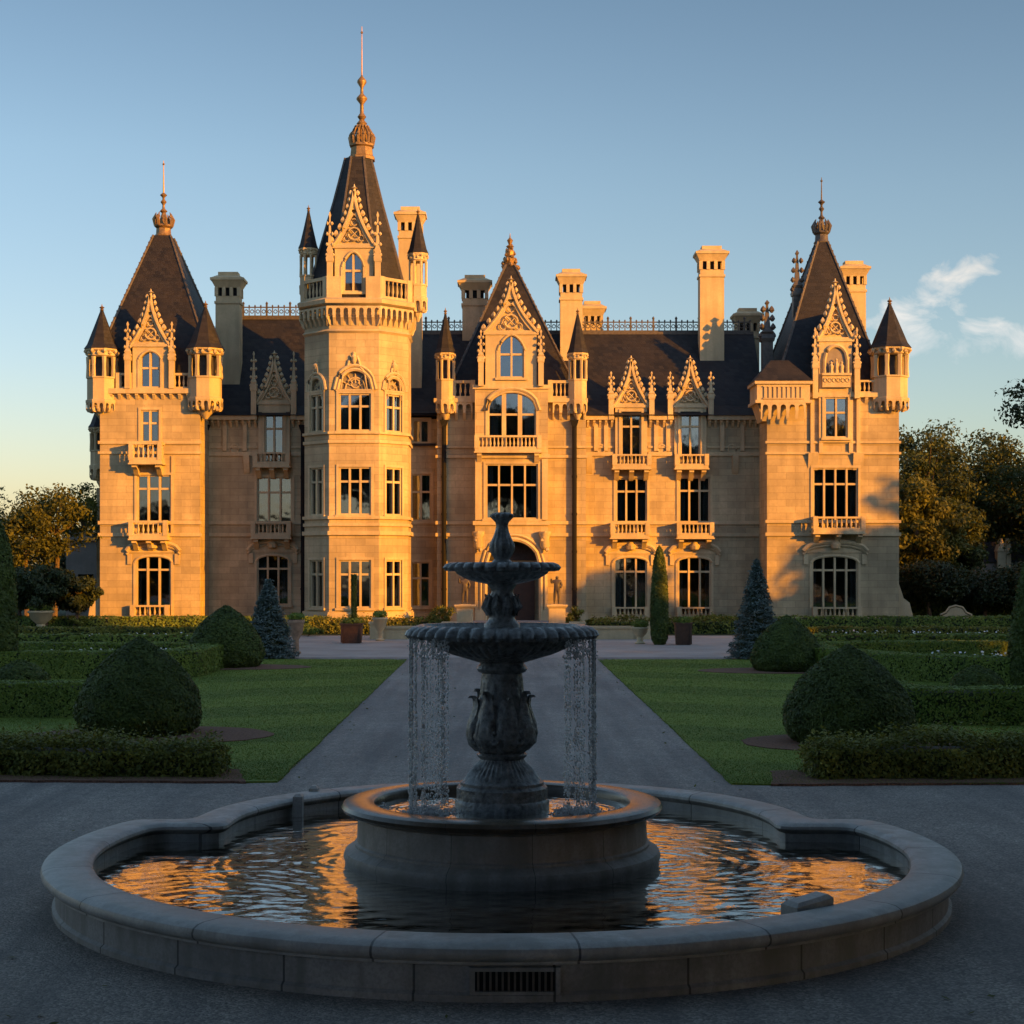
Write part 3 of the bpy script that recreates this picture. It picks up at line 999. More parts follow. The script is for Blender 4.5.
def hip_roof(parent, x0, x1, y0, y1, z0, cx, cy, z1, tx, ty, name='roof', flare=.02, knee=0.0):
    mb = MB()
    rings = []
    for i in range(9):
        t = i / 8 if not knee else (0 if i == 0 else knee + (1 - knee) * (i - 1) / 7)
        s = (1 - t) * (1 - flare * math.sin(t * PI)) if not knee else (1.0 if t <= knee else (1 - (t - knee) / (1 - knee)))
        rings.append([(cx + tx * sx + ((x0 if sx < 0 else x1) - cx - tx * sx) * s, cy + ty * sy + ((y0 if sy < 0 else y1) - cy - ty * sy) * s, z0 + (z1 - z0) * t)
                      for sx, sy in ((-1, -1), (1, -1), (1, 1), (-1, 1))])
    mb.loft(rings)
    o = mb.build(name, 'slate', parent, None)
    hb = MB()
    for k in range(4):
        pts = [r[k] for r in rings]
        hb.tube(pts, .1, 5)
        P = [Vector(p) for p in pts]
        for a, b in zip(P, P[1:]):
            for f in (.1, .4, .7):
                q = a.lerp(b, f)
                hb.box(q.x - .06, q.x + .06, q.y - .06, q.y + .06, q.z + .05, q.z + .2)
    hb.build('hip_ridge', 'lead', o, None)
    return o


# ------------------------------------------------------------------ the great house
house = thing('chateau', 'large pale limestone turreted country house with steep slate roofs beyond the gravel path', 'mansion', (0, 116, 0))
FL, FM, FC, FB, FR, FT = Face(112.5), Face(116), Face(114.5), Face(113), Face(112.5), Face(107)


def H(F, a, b, top, bot, rise=0, pointed=False):
    return (F.x(a), F.x(b), F.z(bot), F.z(top), rise, pointed)


def sides(mb, x0, x1, ya, yb, z0, z1, back=True):
    """side and back walls in world depth"""
    mb.quad((x0, yb, z0), (x0, ya, z0), (x0, ya, z1), (x0, yb, z1))
    mb.quad((x1, ya, z0), (x1, yb, z0), (x1, yb, z1), (x1, ya, z1))
    if back:
        mb.quad((x1, yb, z0), (x0, yb, z0), (x0, yb, z1), (x1, yb, z1))
    mb.quad((x0, ya, z1), (x1, ya, z1), (x1, yb, z1), (x0, yb, z1))


def band(mb, x0, x1, z0, z1, d=.12):
    mb.box(x0 - d, x1 + d, -d, .05, z0, z1)


class Each:
    """every shape called on it becomes a part of its own"""
    def __init__(self, frame=None, name='string_course'):
        self.M, self.name = frame, name

    def __getattr__(self, k):
        def go(*a):
            m = MB(self.M)
            getattr(m, k)(*a)
            m.build(self.name, 'trim', house)
        return go


def cornice(fr, x0, x1, y0, z0, z1, row=None, arcade=None):
    m = MB(fr)
    m.box(x0, x1, y0, .1, z0, z1)
    if row:
        corbel_row(m, *row)
    if arcade:
        machicolation(m, fr, *arcade)
    m.build('cornice', 'trim', house)


# ---- left pavilion
lx0, lx1, lzt = FL.x(100), FL.x(200), FL.z(392)
hl1 = H(FL, 136, 171, 557, 615.5, .35)
hl2 = H(FL, 137, 171, 475, 534)
hl3 = H(FL, 141, 159, 410, 459)
mb = MB(FL.M)
wall_face(mb, lx0, lx1, 0, lzt, [hl1, hl2, hl3])
mb.M = Matrix.Identity(4)
sides(mb, lx0, lx1, 112.5, 124, 0, lzt)
mb.build('wall', 'wall', house, None)
mb = Each(FL.M)
for a, b in ((521, 524.5), (533, 536.5), (441, 444), (451.5, 454)):
    band(mb, lx0, lx1, FL.z(b), FL.z(a))
mb.name = 'plinth_course'
mb.box(lx0 - .12, lx1 + .12, -.14, .04, 0, .78)
cornice(FL.M, lx0 - .3, lx1 + .3, -.32, lzt - .12, lzt + .22, (lx0 + .2, lx1 - .2, lzt - .5, lzt - .12, .25, .6, .2))
mb.name = 'pilaster'
for p in (136 - 3, 171 + 2):
    mb.box(FL.x(p) - .1, FL.x(p) + .1, -.1, .03, FL.z(474), FL.z(456))
window(house, FL.M, hl1, 3, .74, .12, hood=1, drop=.65)
window(house, FL.M, hl2, 3, .7, .16, drop=.9)
window(house, FL.M, hl3, 2, .6, .3, drop=1.1)
balcony(house, FL.M, FL.x(132), FL.x(170), FL.z(617), FL.z(605), .5, 3)
balcony(house, FL.M, FL.x(132.5), FL.x(170), FL.z(536), FL.z(521), 1.1, 3)
balcony(house, FL.M, FL.x(133), FL.x(165), FL.z(461), FL.z(443), 1.2, 2)
mb = MB(FL.M)
for a, b in ((118, 133), (168, 190)):
    mb = MB(FL.M)
    balusters(mb, (FL.x(a), .1), (FL.x(b), .1), lzt + .22, FL.z(373), .2, .3)
    mb.build('parapet', 'trim', house)
dormer(house, FL, FL.x(150.5), 1.2, lzt + .2, FL.z(345), FL.z(289), H(FL, 140.5, 160.5, 352, 388, .5, True), 2, .55, ((lzt + .2, FL.z(322)), (lzt + .2, FL.z(322))), 3.0, .1, pointed=True)
hip_roof(house, lx0 - .1, lx1 + .25, 113.3, 123.6, lzt + .1, -24.2, 118, 27.75, .6, .6, knee=.26)
crown_finial(house, (-24.2, 118), 27.6, 30.9, 33.2, .45)
turret(house, (FL.x(100.5), 112.9), 1.0, FL.z(420), FL.z(402), FL.z(377), FL.z(357), FL.z(349), FL.z(303))
turret(house, (FL.x(205), 112.7), 1.12, FL.z(419), FL.z(400), FL.z(377), FL.z(356), FL.z(349), FL.z(300))
turret(house, (-28.35, 116.9), .8, 9.6, 11.2, 12.4, 13.6, 14.0, 16.6)
mb = MB()
mb.box(-28.75, lx0 + .02, 117.0, 121, 0, 9.75)
mb.box(-28.9, lx0 + .02, 116.85, 121.2, 6.3, 6.6)
mb.build('side_oriel', 'wall', house, None)
mb = MB(FL.M)
mb.prism([(lx0 - .9, 0), (lx0, 0), (lx0, 3.0), (lx0 - .2, 2.5), (lx0 - .35, 1.9), (lx0 - .75, 1.6), (lx0 - .85, .9)], .3, 1.2)
mb.build('buttress', 'trim', house)

# ---- right pavilion
rx0, rx1, rzt = FR.x(767), FR.x(899), FR.z(396)
hr1 = H(FR, 812, 858, 557, 616.5, .4)
hr2 = H(FR, 813, 858, 468, 528.5)
hr3 = H(FR, 824, 847, 397.5, 438)
mb = MB(FR.M)
wall_face(mb, rx0, rx1, 0, rzt, [hr1, hr2, (hr3[0] - .1, hr3[1] + .1, hr3[2] - .1, rzt, 0)])
mb.M = Matrix.Identity(4)
sides(mb, rx0, rx1, 112.5, 124, 0, rzt)
mb.build('wall', 'wall', house, None)
mb = Each(FR.M)
for a, b in ((520, 523), (532.5, 536), (441, 443.5), (452, 454.5)):
    band(mb, rx0, rx1, FR.z(b), FR.z(a))
mb.name = 'plinth_course'
mb.box(rx0 - .12, rx1 + .12, -.14, .04, 0, .7)
cornice(FR.M, FR.x(808), FR.x(822), -.32, rzt - .1, rzt + .2)
cornice(FR.M, FR.x(849), rx1 + .3, -.32, rzt - .1, rzt + .2, (FR.x(858), FR.x(874), rzt - .5, rzt - .1, .25, .5, .2))
mb.name = 'pilaster'
for p in (812, 820.5, 850.5, 858):
    mb.box(FR.x(p) - .13, FR.x(p) + .13, -.18, .03, FR.z(453), rzt + .0)
mb.name = 'bracket'
for p in (813, 858):
    mb.side_prism([(.02, FR.z(470)), (-.3, FR.z(453)), (.02, FR.z(453))], FR.x(p) - .35, FR.x(p) + .35)
window(house, FR.M, hr1, 4, .74, .1, hood=1, drop=.6)
window(house, FR.M, hr2, 4, .68, .15, drop=.7)
balcony(house, FR.M, FR.x(812), FR.x(860), FR.z(618), FR.z(607), .5, 3)
balcony(house, FR.M, FR.x(811), FR.x(862), FR.z(530), FR.z(517), 1.0, 3)
mb = MB(FR.M)
for a, b in ((808, 821), (849, 876)):
    mb = MB(FR.M)
    balusters(mb, (FR.x(a), .1), (FR.x(b), .1), rzt + .2, FR.z(380), .2, .3)
    mb.build('parapet', 'trim', house)
nx = FR.x(835)
do = dormer(house, FR, nx, 1.12, hr3[2] - .3, FR.z(340), FR.z(279), hr3, 2, .62, ((rzt - .2, FR.z(328)), (rzt - .2, FR.z(328))), 4.0, .22)
# the niche with its stone figures above that window
mb = MB(FR.M @ Matrix.Translation((0, -.22, 0)))
pts = arch_pts(nx - .78, nx + .78, FR.z(361), 1.0)
mb.tube([(a, -.08, b) for a, b in [(nx - .78, FR.z(374))] + pts + [(nx + .78, FR.z(374))]], .13, 6)
mb.box(nx - 1.0, nx + 1.0, -.45, -.002, FR.z(374) - .16, FR.z(374))
mb.box(nx - .95, nx + .95, -.3, -.003, FR.z(388), FR.z(374) - .163)
for i in range(6):
    mb.ring((nx - .75 + .3 * i, -.31, FR.z(381)), .13, .05, 8, 4)
for k in (-.35, 0, .35):
    hgt = 1.0 if k == 0 else .8
    mb.lathe([(.17, 0), (.13, hgt * .3), (.18, hgt * .6), (.07, hgt * .8), (.11, hgt * .9), (.03, hgt)], (nx + k, -.25), 7, FR.z(374))
mb.build('niche', 'trim', do)
mb = MB(FR.M @ Matrix.Translation((0, -.22, 0)))
mb.prism(list(reversed([(nx - .76, FR.z(374))] + pts[1:-1] + [(nx + .76, FR.z(374))])), -.012, -.004)
mb.build('niche_shade_panel', 'dark_stone', do, None)  # thin dark panel flat on the wall: niche shade put into colour
hip_roof(house, rx0 + .5, rx1 - .3, 113.3, 123.6, rzt + .1, 22.85, 118, 27.3, .35, .5)
crown_finial(house, (22.85, 118), 27.15, 30.4, 32.0, .4, 'lead')
turret(house, (FR.x(891), 112.9), 1.22, FR.z(419), FR.z(400), FR.z(376), FR.z(355), FR.z(348), FR.z(296))
# the square corner turret with its low hipped roof
mb = MB(Face(111.6).M)
F_ = Face(111.6)
bx0, bx1 = F_.x(757), F_.x(810)
mb.box(bx0, bx1, 0, 3.2, F_.z(401), F_.z(384))
mb.frus(bx0 + .5, bx1 - .3, .9, 3.0, F_.z(420), bx0 + .1, bx1 - .1, .45, 3.2, F_.z(401))
mb.box(bx0 - .12, bx1 + .12, -.12, 3.3, F_.z(403), F_.z(400))
mb.box(bx0 - .16, bx1 + .16, -.16, 3.3, F_.z(384), F_.z(381))
machicolation(mb, F_.M, bx0 + .25, bx1 - .3, F_.z(416), F_.z(403), .1, .62)
for i in range(9):
    xx = bx0 + .55 + (bx1 - bx0 - 1.1) * i / 8
    mb.box(xx - .08, xx + .08, -.08, .02, F_.z(398), F_.z(387))
mb.box(bx0 + .4, bx1 - .4, -.1, .02, F_.z(387), F_.z(386))
mb.box(bx0 + .4, bx1 - .4, -.1, .02, F_.z(399), F_.z(398))
o = mb.build('corner_turret', 'trim', house)
mb = MB(F_.M)
mb.frus(bx0 - .2, bx1 + .2, -.2, 3.4, F_.z(381) + .003, F_.x(774), F_.x(792), 1.3, 2.6, F_.z(358))
mb.build('turret_roof', 'slate', o, None)
mb = MB(FR.M)
mb.prism([(rx1, 0), (rx1 + 1.1, 0), (rx1 + 1.0, .9), (rx1 + .8, 1.7), (rx1 + .4, 2.0), (rx1 + .2, 2.6), (rx1, 3.2)], .3, 1.2)
mb.build('buttress', 'trim', house)
for px, y, ztop, zbot, w in ((767, 117.2, 300, 372, .75), (797, 117, 250, 330, .62)):
    F_ = Face(y)
    mb = MB()
    pinnacle(mb, F_.x(px), y, F_.z(zbot), F_.z(ztop), w)
    mb.build('roof_pinnacle', 'lead', house)

# ---- main range
mzt = FM.z(419)
mx0, mx1 = lx1 - .3, rx0 + .3
hm = {
    'l1': H(FM, 257, 289, 556, 605, .4), 'l2': H(FM, 257, 292, 477, 533.5), 'l3': H(FM, 265, 284, 414, 462.5),
    'c1': H(FM, 411, 430, 562, 607), 'c2': H(FM, 411, 431, 474, 521), 'c3': H(FM, 412, 429, 420, 443),
    'r1': H(FM, 614, 647, 558, 615.5, .3), 'r2': H(FM, 616, 647, 478, 533.5), 'r3': H(FM, 621, 641, 412, 464.5),
    's1': H(FM, 678, 711, 558, 615.5, .3), 's2': H(FM, 679, 710, 477, 533.5), 's3': H(FM, 680, 700, 412, 464.5),
}
holes = []
for k, h in hm.items():
    if k in ('l3', 'r3', 's3'):
        holes.append((h[0] - .1, h[1] + .1, h[2] - .1, mzt, 0))
    else:
        holes.append(h)
mb = MB(FM.M)
wall_face(mb, mx0, mx1, 0, mzt, holes)
mb.M = Matrix.Identity(4)
sides(mb, mx0, mx1, 116, 129, 0, mzt)
mb.build('wall', 'wall', house, None)
mb = Each(FM.M)
dz = [(x0, x1) for x0, x1 in ((mx0, hm['l3'][0] - .5), (hm['l3'][1] + .5, FM.x(410)), (FM.x(437), hm['r3'][0] - .5), (hm['r3'][1] + .5, hm['s3'][0] - .5), (hm['s3'][1] + .5, mx1))]
for x0, x1 in dz:
    cornice(FM.M, x0, x1, -.5, mzt - .1, mzt + .2, (x0 + .15, x1 - .15, mzt - .6, mzt - .1, .38, .42, .16))
    for a, b in ((452, 456), (421, 423)):
        mb.box(x0, x1, -.12, .05, FM.z(b), FM.z(a))
for a, b in ((521, 524.5), (533, 536.5), (446, 448)):
    if a == 446:
        for x0, x1 in dz:
            mb.box(x0, x1, -.08, .05, FM.z(b), FM.z(a))
    else:
        band(mb, mx0, mx1, FM.z(b), FM.z(a))
mb.name = 'plinth_course'
mb.box(mx0, mx1, -.14, .04, 0, .66)
mb.name = 'pilaster'
for p, q in ((225, 245), (596, 606), (656, 668), (722, 742)):
    mb.name = 'pilaster'
    for c in (p, q):
        mb.box(FM.x(c) - .14, FM.x(c) + .14, -.16, .03, FM.z(451), mzt - .1)
    mb.name = 'roundel'
    mb.ring(((FM.x(p) + FM.x(q)) / 2, -.05, FM.z(449)), .3, .07, 12)
mb.name = 'bracket'
for c in (589, 735, 247):
    mb.side_prism([(.02, FM.z(474)), (-.14, FM.z(472)), (-.4, FM.z(457)), (-.4, FM.z(455)), (.02, FM.z(455))], FM.x(c) - .2, FM.x(c) + .2)
window(house, FM.M, hm['l1'], 3, .74, .2, hood=1)
window(house, FM.M, hm['l2'], 3, .66, .3, drop=.8)
window(house, FM.M, hm['c1'], 2, .64)
window(house, FM.M, hm['c2'], 2, .62, .2)
window(house, FM.M, hm['c3'], 2, 0, .4)
window(house, FM.M, hm['r1'], 3, .72, hood=1, drop=.6)
window(house, FM.M, hm['r2'], 3, .7, .34, drop=.75)
window(house, FM.M, hm['s1'], 3, .72, .12, hood=1, drop=.6)
window(house, FM.M, hm['s2'], 3, .7, .18, drop=.75)
for px0, px1, a, b, d in ((253, 292, 535, 522, .9), (610, 648, 535, 523, 1.0), (676, 712, 535, 523, 1.0), (612, 648, 617, 607, .45), (677, 713, 617, 607, .45), (255, 291, 464, 453, .9), (612, 650, 466, 455, .9), (674, 707, 466, 455, .9)):
    balcony(house, FM.M, FM.x(px0), FM.x(px1), FM.z(a), FM.z(b), d, 3 if a < 500 else 2, .27)
dormer(house, FM, FM.x(274.5), 1.1, hm['l3'][2] - .3, FM.z(403), FM.z(351), hm['l3'], 2, .6, drop=.8, pins=((FM.z(420), FM.z(352)), (FM.z(420), FM.z(352))), back=5)
dormer(house, FM, FM.x(631), 1.12, hm['r3'][2] - .3, FM.z(406), FM.z(356), hm['r3'], 2, .64, drop=.8, pins=((FM.z(420), FM.z(372)), (FM.z(420), FM.z(372))), back=4, curtain=.4)
dormer(house, FM, FM.x(690), 1.12, hm['s3'][2] - .3, FM.z(406), FM.z(356), hm['s3'], 2, .64, drop=.8, pins=((FM.z(420), FM.z(372)), (FM.z(420), FM.z(372))), back=4, curtain=.4)
for xa, xb, zr in ((mx0 - .2, -9.0, 22.5), (-9.2, mx1 + .2, 21.4)):
    mb = MB()
    mb.side_prism([(115.35, mzt + .21), (116.6, mzt + 1.0), (121.9, zr), (123.4, zr), (128.6, mzt + 1.0), (129.6, mzt + .21)], xa, xb)
    mb.build('roof', 'slate', house, None)
    mb = MB()
    mb.box(xa, xb, 121.8, 123.5, zr - .08, zr + .12)
    mb.build('ridge_cap', 'lead', house, None)
    cresting(house, xa + .2, xb - .2, 122.2, zr + .12, zr + 1.12)
# the small hipped dormer between the tower and the entrance block
mb = MB(FM.M)
x0, x1 = FM.x(408), FM.x(436)
mb.box(x0, x1, -.25, -.02, FM.z(446), FM.z(443.6))
mb.frus(x0 - .1, x1 + .1, -.6, 2.0, FM.z(414), x0 + .5, x1 - .5, 1.2, 3.2, FM.z(396))
mb.build('lean_roof', 'slate', house, None)

# ---- entrance block with its projecting bay
cx0, cx1, czt = FC.x(437), FC.x(586), FC.z(402)
mb = MB(FC.M)
wall_face(mb, cx0, cx1, 0, czt)
mb.M = Matrix.Identity(4)
sides(mb, cx0, cx1, 114.5, 124, 0, czt)
mb.build('wall', 'wall', house, None)
bx0, bx1, bzt = FB.x(475), FB.x(548), FB.z(388)
hb3 = H(FB, 488, 536, 393, 447.5, 1.2)
hb2 = H(FB, 486, 538, 464, 519)
hb1 = H(FB, 487, 539, 541, 629, 1.75)
mb = MB(FB.M)
wall_face(mb, bx0, bx1, 0, bzt, [hb1, hb2, hb3], .5)
mb.M = Matrix.Identity(4)
sides(mb, bx0, bx1, 113, 114.6, 0, bzt, False)
mb.build('wall', 'wall', house, None)
mb = Each(FC.M)
for x0, x1 in ((cx0, FC.x(474)), (FC.x(549), cx1)):
    for a, b in ((521, 524.5), (533, 536.5), (446, 448), (455, 458)):
        mb.box(x0 - .1, x1 + .1, -.12, .05, FC.z(b), FC.z(a))
    mb.name = 'plinth_course'
    mb.box(x0 - .12, x1 + .1, -.14, .04, 0, 1.0)
    mb.name = 'string_course'
    cornice(FC.M, x0 - .2, x1 + .1, -.55, FC.z(403), FC.z(399), None, (x0 + .25, x1 - .1, FC.z(417), FC.z(403), .48, .55))
mb.M = FB.M
for a, b in ((521, 525), (454, 458), (389, 385)):
    band(mb, bx0, bx1, FB.z(max(a, b)), FB.z(min(a, b)), .14)
for s in (bx0 + .22, bx1 - .22):
    mb = MB(FB.M)
    mb.box(s - .2, s + .2, -.16, .03, FB.z(520), FB.z(459))
    mb.lathe([(.2, -1.1), (.34, -.9), (.3, -.3), (.42, -.1), (.42, .1)], (s, -.2), 8, FB.z(533))
    for k in range(6):
        crocket(mb, s + .16 * math.cos(k), -.36, FB.z(550) + .22 * k, .16)
    mb.build('pilaster', 'trim', house)
mb = Each(FB.M, 'plinth_course')
mb.box(bx0, bx0 + .62, -.16, .03, 0, 1.2)
mb.box(bx1 - .62, bx1, -.16, .03, 0, 1.2)
mb = MB(FB.M)
for gap, r in ((.12, .16), (.42, .1)):
    pts = arch_pts(hb1[0] - gap, hb1[1] + gap, hb1[3] - 1.75, 1.75 + gap)
    mb.tube([(hb1[0] - gap, -.04, .0)] + [(a, -.04, b) for a, b in pts] + [(hb1[1] + gap, -.04, .0)], r, 6)
mb.build('doorway_arch', 'trim', house)
mb = MB(FB.M)
pts = arch_pts(hb3[0] - .25, hb3[1] + .25, hb3[3] - 1.2, 1.5)
mb.tube([(a, -.06, b) for a, b in pts], .14, 6)
mb.build('arch_moulding', 'trim', house)
mb = MB(FB.M)
mb.box(hb1[0] - .6, hb1[1] + .6, 2.1, 2.3, 0, hb1[3] + .3)
o = mb.build('door_recess', 'inner', house, None)  # dark panel whose colour stands for the shade inside the porch
mb = MB(FB.M)
c = (hb1[0] + hb1[1]) / 2
for s in (-1, 1):
    a, b = sorted((c + s * .05, c + s * 1.5))
    mb.box(a, b, 1.3, 1.42, .02, 3.5)
    for z0, z1 in ((.3, 1.3), (1.5, 2.4), (2.6, 3.3)):
        mb.box(a + .2, b - .2, 1.26, 1.31, z0, z1)
mb.box(hb1[0], hb1[1], 1.25, 1.45, 3.5, 3.75)
mb.build('door', 'wood', house, None)
window(house, FB.M, hb2, 4, .62, .12)
window(house, FB.M, hb3, 3, .5, .18, bar=.3, drop=.8)
balcony(house, FB.M, FB.x(475), FB.x(541), FB.z(449), FB.z(436), .6, 2, .26)
mb = MB(FC.M)
for a, b in ((453, 473), (550, 571)):
    mb = MB(FC.M)
    balusters(mb, (FC.x(a), -.3), (FC.x(b), -.3), FC.z(399), FC.z(381), .2, .28)
    mb.build('parapet', 'trim', house)
dormer(house, FB, FB.x(511), 1.75, bzt + .15, FB.z(333), FB.z(276), H(FB, 499, 524, 336, 378, 1.0, True), 2, .56, ((bzt + .1, FB.z(330)), (bzt + .1, FB.z(330))), 3.2, .12, pointed=True, roof_drop=.5)
hip_roof(house, cx0 + .35, cx1 - .1, 115.1, 123.9, czt + .1, .58, 119.5, 25.9, .3, .6)
mb = MB()
F_ = Face(119.5)
mb.lathe([(.55, 0), (.65, .25), (.4, .4), (.5, .7), (.3, .9), (.35, 1.3), (.14, 1.5), (.3, 1.65), (.1, 1.8), (.22, 2.1), (.05, 2.3), (.02, 2.6)], (.58, 119.5), 8, 25.7)
for k in range(22):
    a = k * 2.4
    t = k / 22
    crocket(mb, .58 + (.62 - .5 * t) * math.cos(a), 119.5 + (.62 - .5 * t) * math.sin(a), 25.8 + 1.7 * t, .16 - .06 * t)
mb.build('finial', 'gilt', house)
for px in (445.5, 577.5):
    turret(house, (FC.x(px), 114.3), .66, FC.z(422), FC.z(403), FC.z(380), FC.z(361), FC.z(354), FC.z(308), tipr=.07)

# ---- octagonal tower
TC = (-9.6, 110.42)


def octo(h, f=1.62 / 3.42):
    g = h * f
    return [(TC[0] + a, TC[1] + b) for a, b in ((-g, -h), (g, -h), (h, -g), (h, g), (g, h), (-g, h), (-h, g), (-h, -g))]


def oloft(mb, levels, cap=True):
    mb.loft([[(x, y, z) for x, y in octo(h)] for h, z in levels], cap)


def face_frame(i, h=3.42):
    p = octo(h)
    a, b = Vector((*p[i], 0)), Vector((*p[(i + 1) % 8], 0))
    d = (b - a).normalized()
    n = Vector((-d.y, d.x, 0))
    m = Matrix.Identity(4)
    m.col[0][:3] = d
    m.col[1][:3] = n
    m.col[3][:3] = a
    return m, (b - a).length


tz = FT.z(303)
o0 = FT.x(354.5) - 1.62
tymp = []
rows = {'4': (393.5, 431), '3': (467, 515), '1': (560, 608)}
mb = MB()
thole = {}
for i in range(8):
    fm, L = face_frame(i)
    mb.M = fm
    hs = []
    if i in (0, 1, 7):
        for k, (a, b) in rows.items():
            if i == 0:
                x0, x1 = FT.x(339) - (TC[0] - 1.62), FT.x(371) - (TC[0] - 1.62)
            else:
                x0, x1 = L / 2 - .68, L / 2 + .68
            hh = (x0, x1, FT.z(b), FT.z(a), 0)
            hs.append(hh)
            if k == '4':
                hs.append((x0, x1, FT.z(389.5), FT.z(389.5) + (x1 - x0) * .58, (x1 - x0) * .58))
                tymp.append((i, hs[-1]))
            thole[(i, k)] = hh
    wall_face(mb, 0, L, 0, tz, hs)
mb.build('tower_wall', 'wall', house, None)
for i, h in tymp:
    fm, L = face_frame(i)
    mb = MB(fm)
    mb.box(h[0] + .01, h[1] - .01, .26, .3, h[2] + .01, h[3] - .01)
    o = mb.build('tympanum', 'dark_stone', house, None)
    mb = MB(fm)
    c, w_ = (h[0] + h[1]) / 2, h[1] - h[0]
    mb.tube([(a, -.02, b) for a, b in arch_pts(h[0] - .1, h[1] + .1, h[2], h[3] - h[2] + .1)], .13, 6)
    mb.tube([(a, .2, b) for a, b in arch_pts(h[0] + w_ * .18, h[1] - w_ * .18, h[2], (h[3] - h[2]) * .66)], .06, 5)
    mb.ring((c, .2, h[2] + w_ * .2), w_ * .14, .05, 10)
    for q in (-2, -1, 0, 1, 2):
        a = q * .52
        mb.tube([(c + w_ * .17 * math.sin(a), .2, h[2] + w_ * .17 * math.cos(a) + .1), (c + w_ * .47 * math.sin(a), .2, h[2] + w_ * .52 * math.cos(a))], .045, 5)
    mb.box(h[0] - .2, h[1] + .2, -.1, .25, h[2] - .1, h[2] + .02)
    mb.build('tracery', 'trim', o)
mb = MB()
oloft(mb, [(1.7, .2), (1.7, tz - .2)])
mb.build('dark_backing', 'inner', house, None)  # dark core added so the tower rooms look unlit
mb = MB()
for a, b, d in ((440, 443, .1), (431.5, 434, .14), (523, 526, .1), (516, 519, .14), (531, 535, .16), (612, 615, .14)):
    mb = MB()
    oloft(mb, [(3.42 + d, FT.z(b)), (3.42 + d, FT.z(a))])
    mb.build('string_course', 'trim', house)
mb = MB()
oloft(mb, [(3.8, 0), (3.8, .5), (3.62, .6), (3.62, 1.1)])
mb.build('plinth_course', 'trim', house)
mb = MB()
oloft(mb, [(3.44, FT.z(333)), (3.56, FT.z(331)), (3.44, FT.z(329))])
for i in range(8):
    fm, L = face_frame(i)
    mb.M = fm
    machicolation(mb, fm, -.14, L + .14, FT.z(322), FT.z(306.5), .34, .5)
    # carved heraldic scroll over the top window
    if i in (0, 1, 7):
        big, mb = mb, MB(fm)
        c = L / 2
        hh = thole[(i, '4')]
        w_ = hh[1] - hh[0]
        top = FT.z(389.5) + w_ * .58
        mb.tube([(a, -.05, b) for a, b in arch_pts(hh[0] - .32, hh[1] + .32, FT.z(389.5), w_ * .58 + .36)], .11, 6)
        for s in (-1, 1):
            pts = [(c + s * w_ * (.05 + .085 * t), -.06, top + .75 + .22 * math.sin(t * 2.4) - .1 * t * t) for t in (0, .6, 1.2, 1.8, 2.6, 3.4, 4.4)]
            mb.tube(pts, [.13, .11, .1, .08, .09, .07, .03], 6)
        mb.lathe([(.03, -.35), (.2, -.1), (.24, .15), (.1, .3), (.13, .42), (.03, .5)], (c, -.02), 8, top + .75)
        mb.build('carved_crest', 'trim', house)
        mb = big
mb.M = Matrix.Identity(4)
oloft(mb, [(3.55, tz - .25), (3.84, tz - .05), (3.88, tz + .2), (3.76, tz + .3)])
mb.build('cornice', 'trim', house)
for (i, k), hh in thole.items():
    fm, L = face_frame(i)
    arch = k == '4'
    window(house, fm, hh, 3 if i == 0 else 2, {'4': .66, '3': .7, '1': .7}[k], .2 if (i == 0 and k != '1') or i == 1 else 0, surround=True)
# parapet of the tower
mb = MB()
p0 = FT.z(277)
for i in range(8):
    fm, L = face_frame(i, 3.68)
    mb.M = fm
    if i == 0:
        mb.box(0, .95, -.02, .3, tz + .28, p0)
        mb.box(L - .95, L, -.02, .3, tz + .28, p0)
    else:
        balusters(mb, (.25, .15), (L - .25, .15), tz + .29, p0, .22, .34)
        mb.box(0, .3, 0, .31, tz + .27, p0 + .04)
        mb.box(L - .3, L, .005, .3, tz + .27, p0 + .03)
mb.build('parapet', 'trim', house)
Ft = Face(107.1)
dormer(house, Ft, Ft.x(354), 1.25, tz + .25, Ft.z(246), Ft.z(184), H(Ft, 343.5, 363, 253, 292, .9, True), 2, .55, ((tz + .3, Ft.z(212)), (tz + .3, Ft.z(212))), 2.6, .0, pointed=True, curtain=0)
mb = MB()
trz = 31.4
oloft(mb, [(3.4, tz + .31), (3.1, tz + 1.4), (2.4, tz + 4.2), (1.58, tz + 7.2), (.86, trz)])
o = mb.build('tower_roof', 'slate', house, None)
hb = MB()
lv = [(3.4, tz + .31), (3.1, tz + 1.4), (2.4, tz + 4.2), (1.58, tz + 7.2), (.86, trz)]
for k in range(8):
    hb.tube([(*octo(h)[k], z) for h, z in lv], .085, 5)
hb.build('hip_ridge', 'lead', o, None)
mb = MB()
TX = (TC[0] + .22, TC[1])
mb.lathe([(.92, -.08), (.92, .12), (.8, .2), (.74, .75), (.86, .85), (.84, 1.0)], TX, 8, trz, PI / 8)
for i in range(14):
    a = i * PI / 7
    x, y = TX[0] + .74 * math.cos(a), TX[1] + .74 * math.sin(a)
    mb.tube([(x, y, trz + .95), (x + .08 * math.cos(a), y + .08 * math.sin(a), trz + 1.45), (x - .22 * math.cos(a), y - .22 * math.sin(a), trz + 2.0), (x - .5 * math.cos(a), y - .5 * math.sin(a), trz + 2.3)], [.1, .12, .09, .04], 5)
    crocket(mb, x, y, trz + 1.6, .14)
    crocket(mb, x - .3 * math.cos(a), y - .3 * math.sin(a), trz + 2.15, .1)
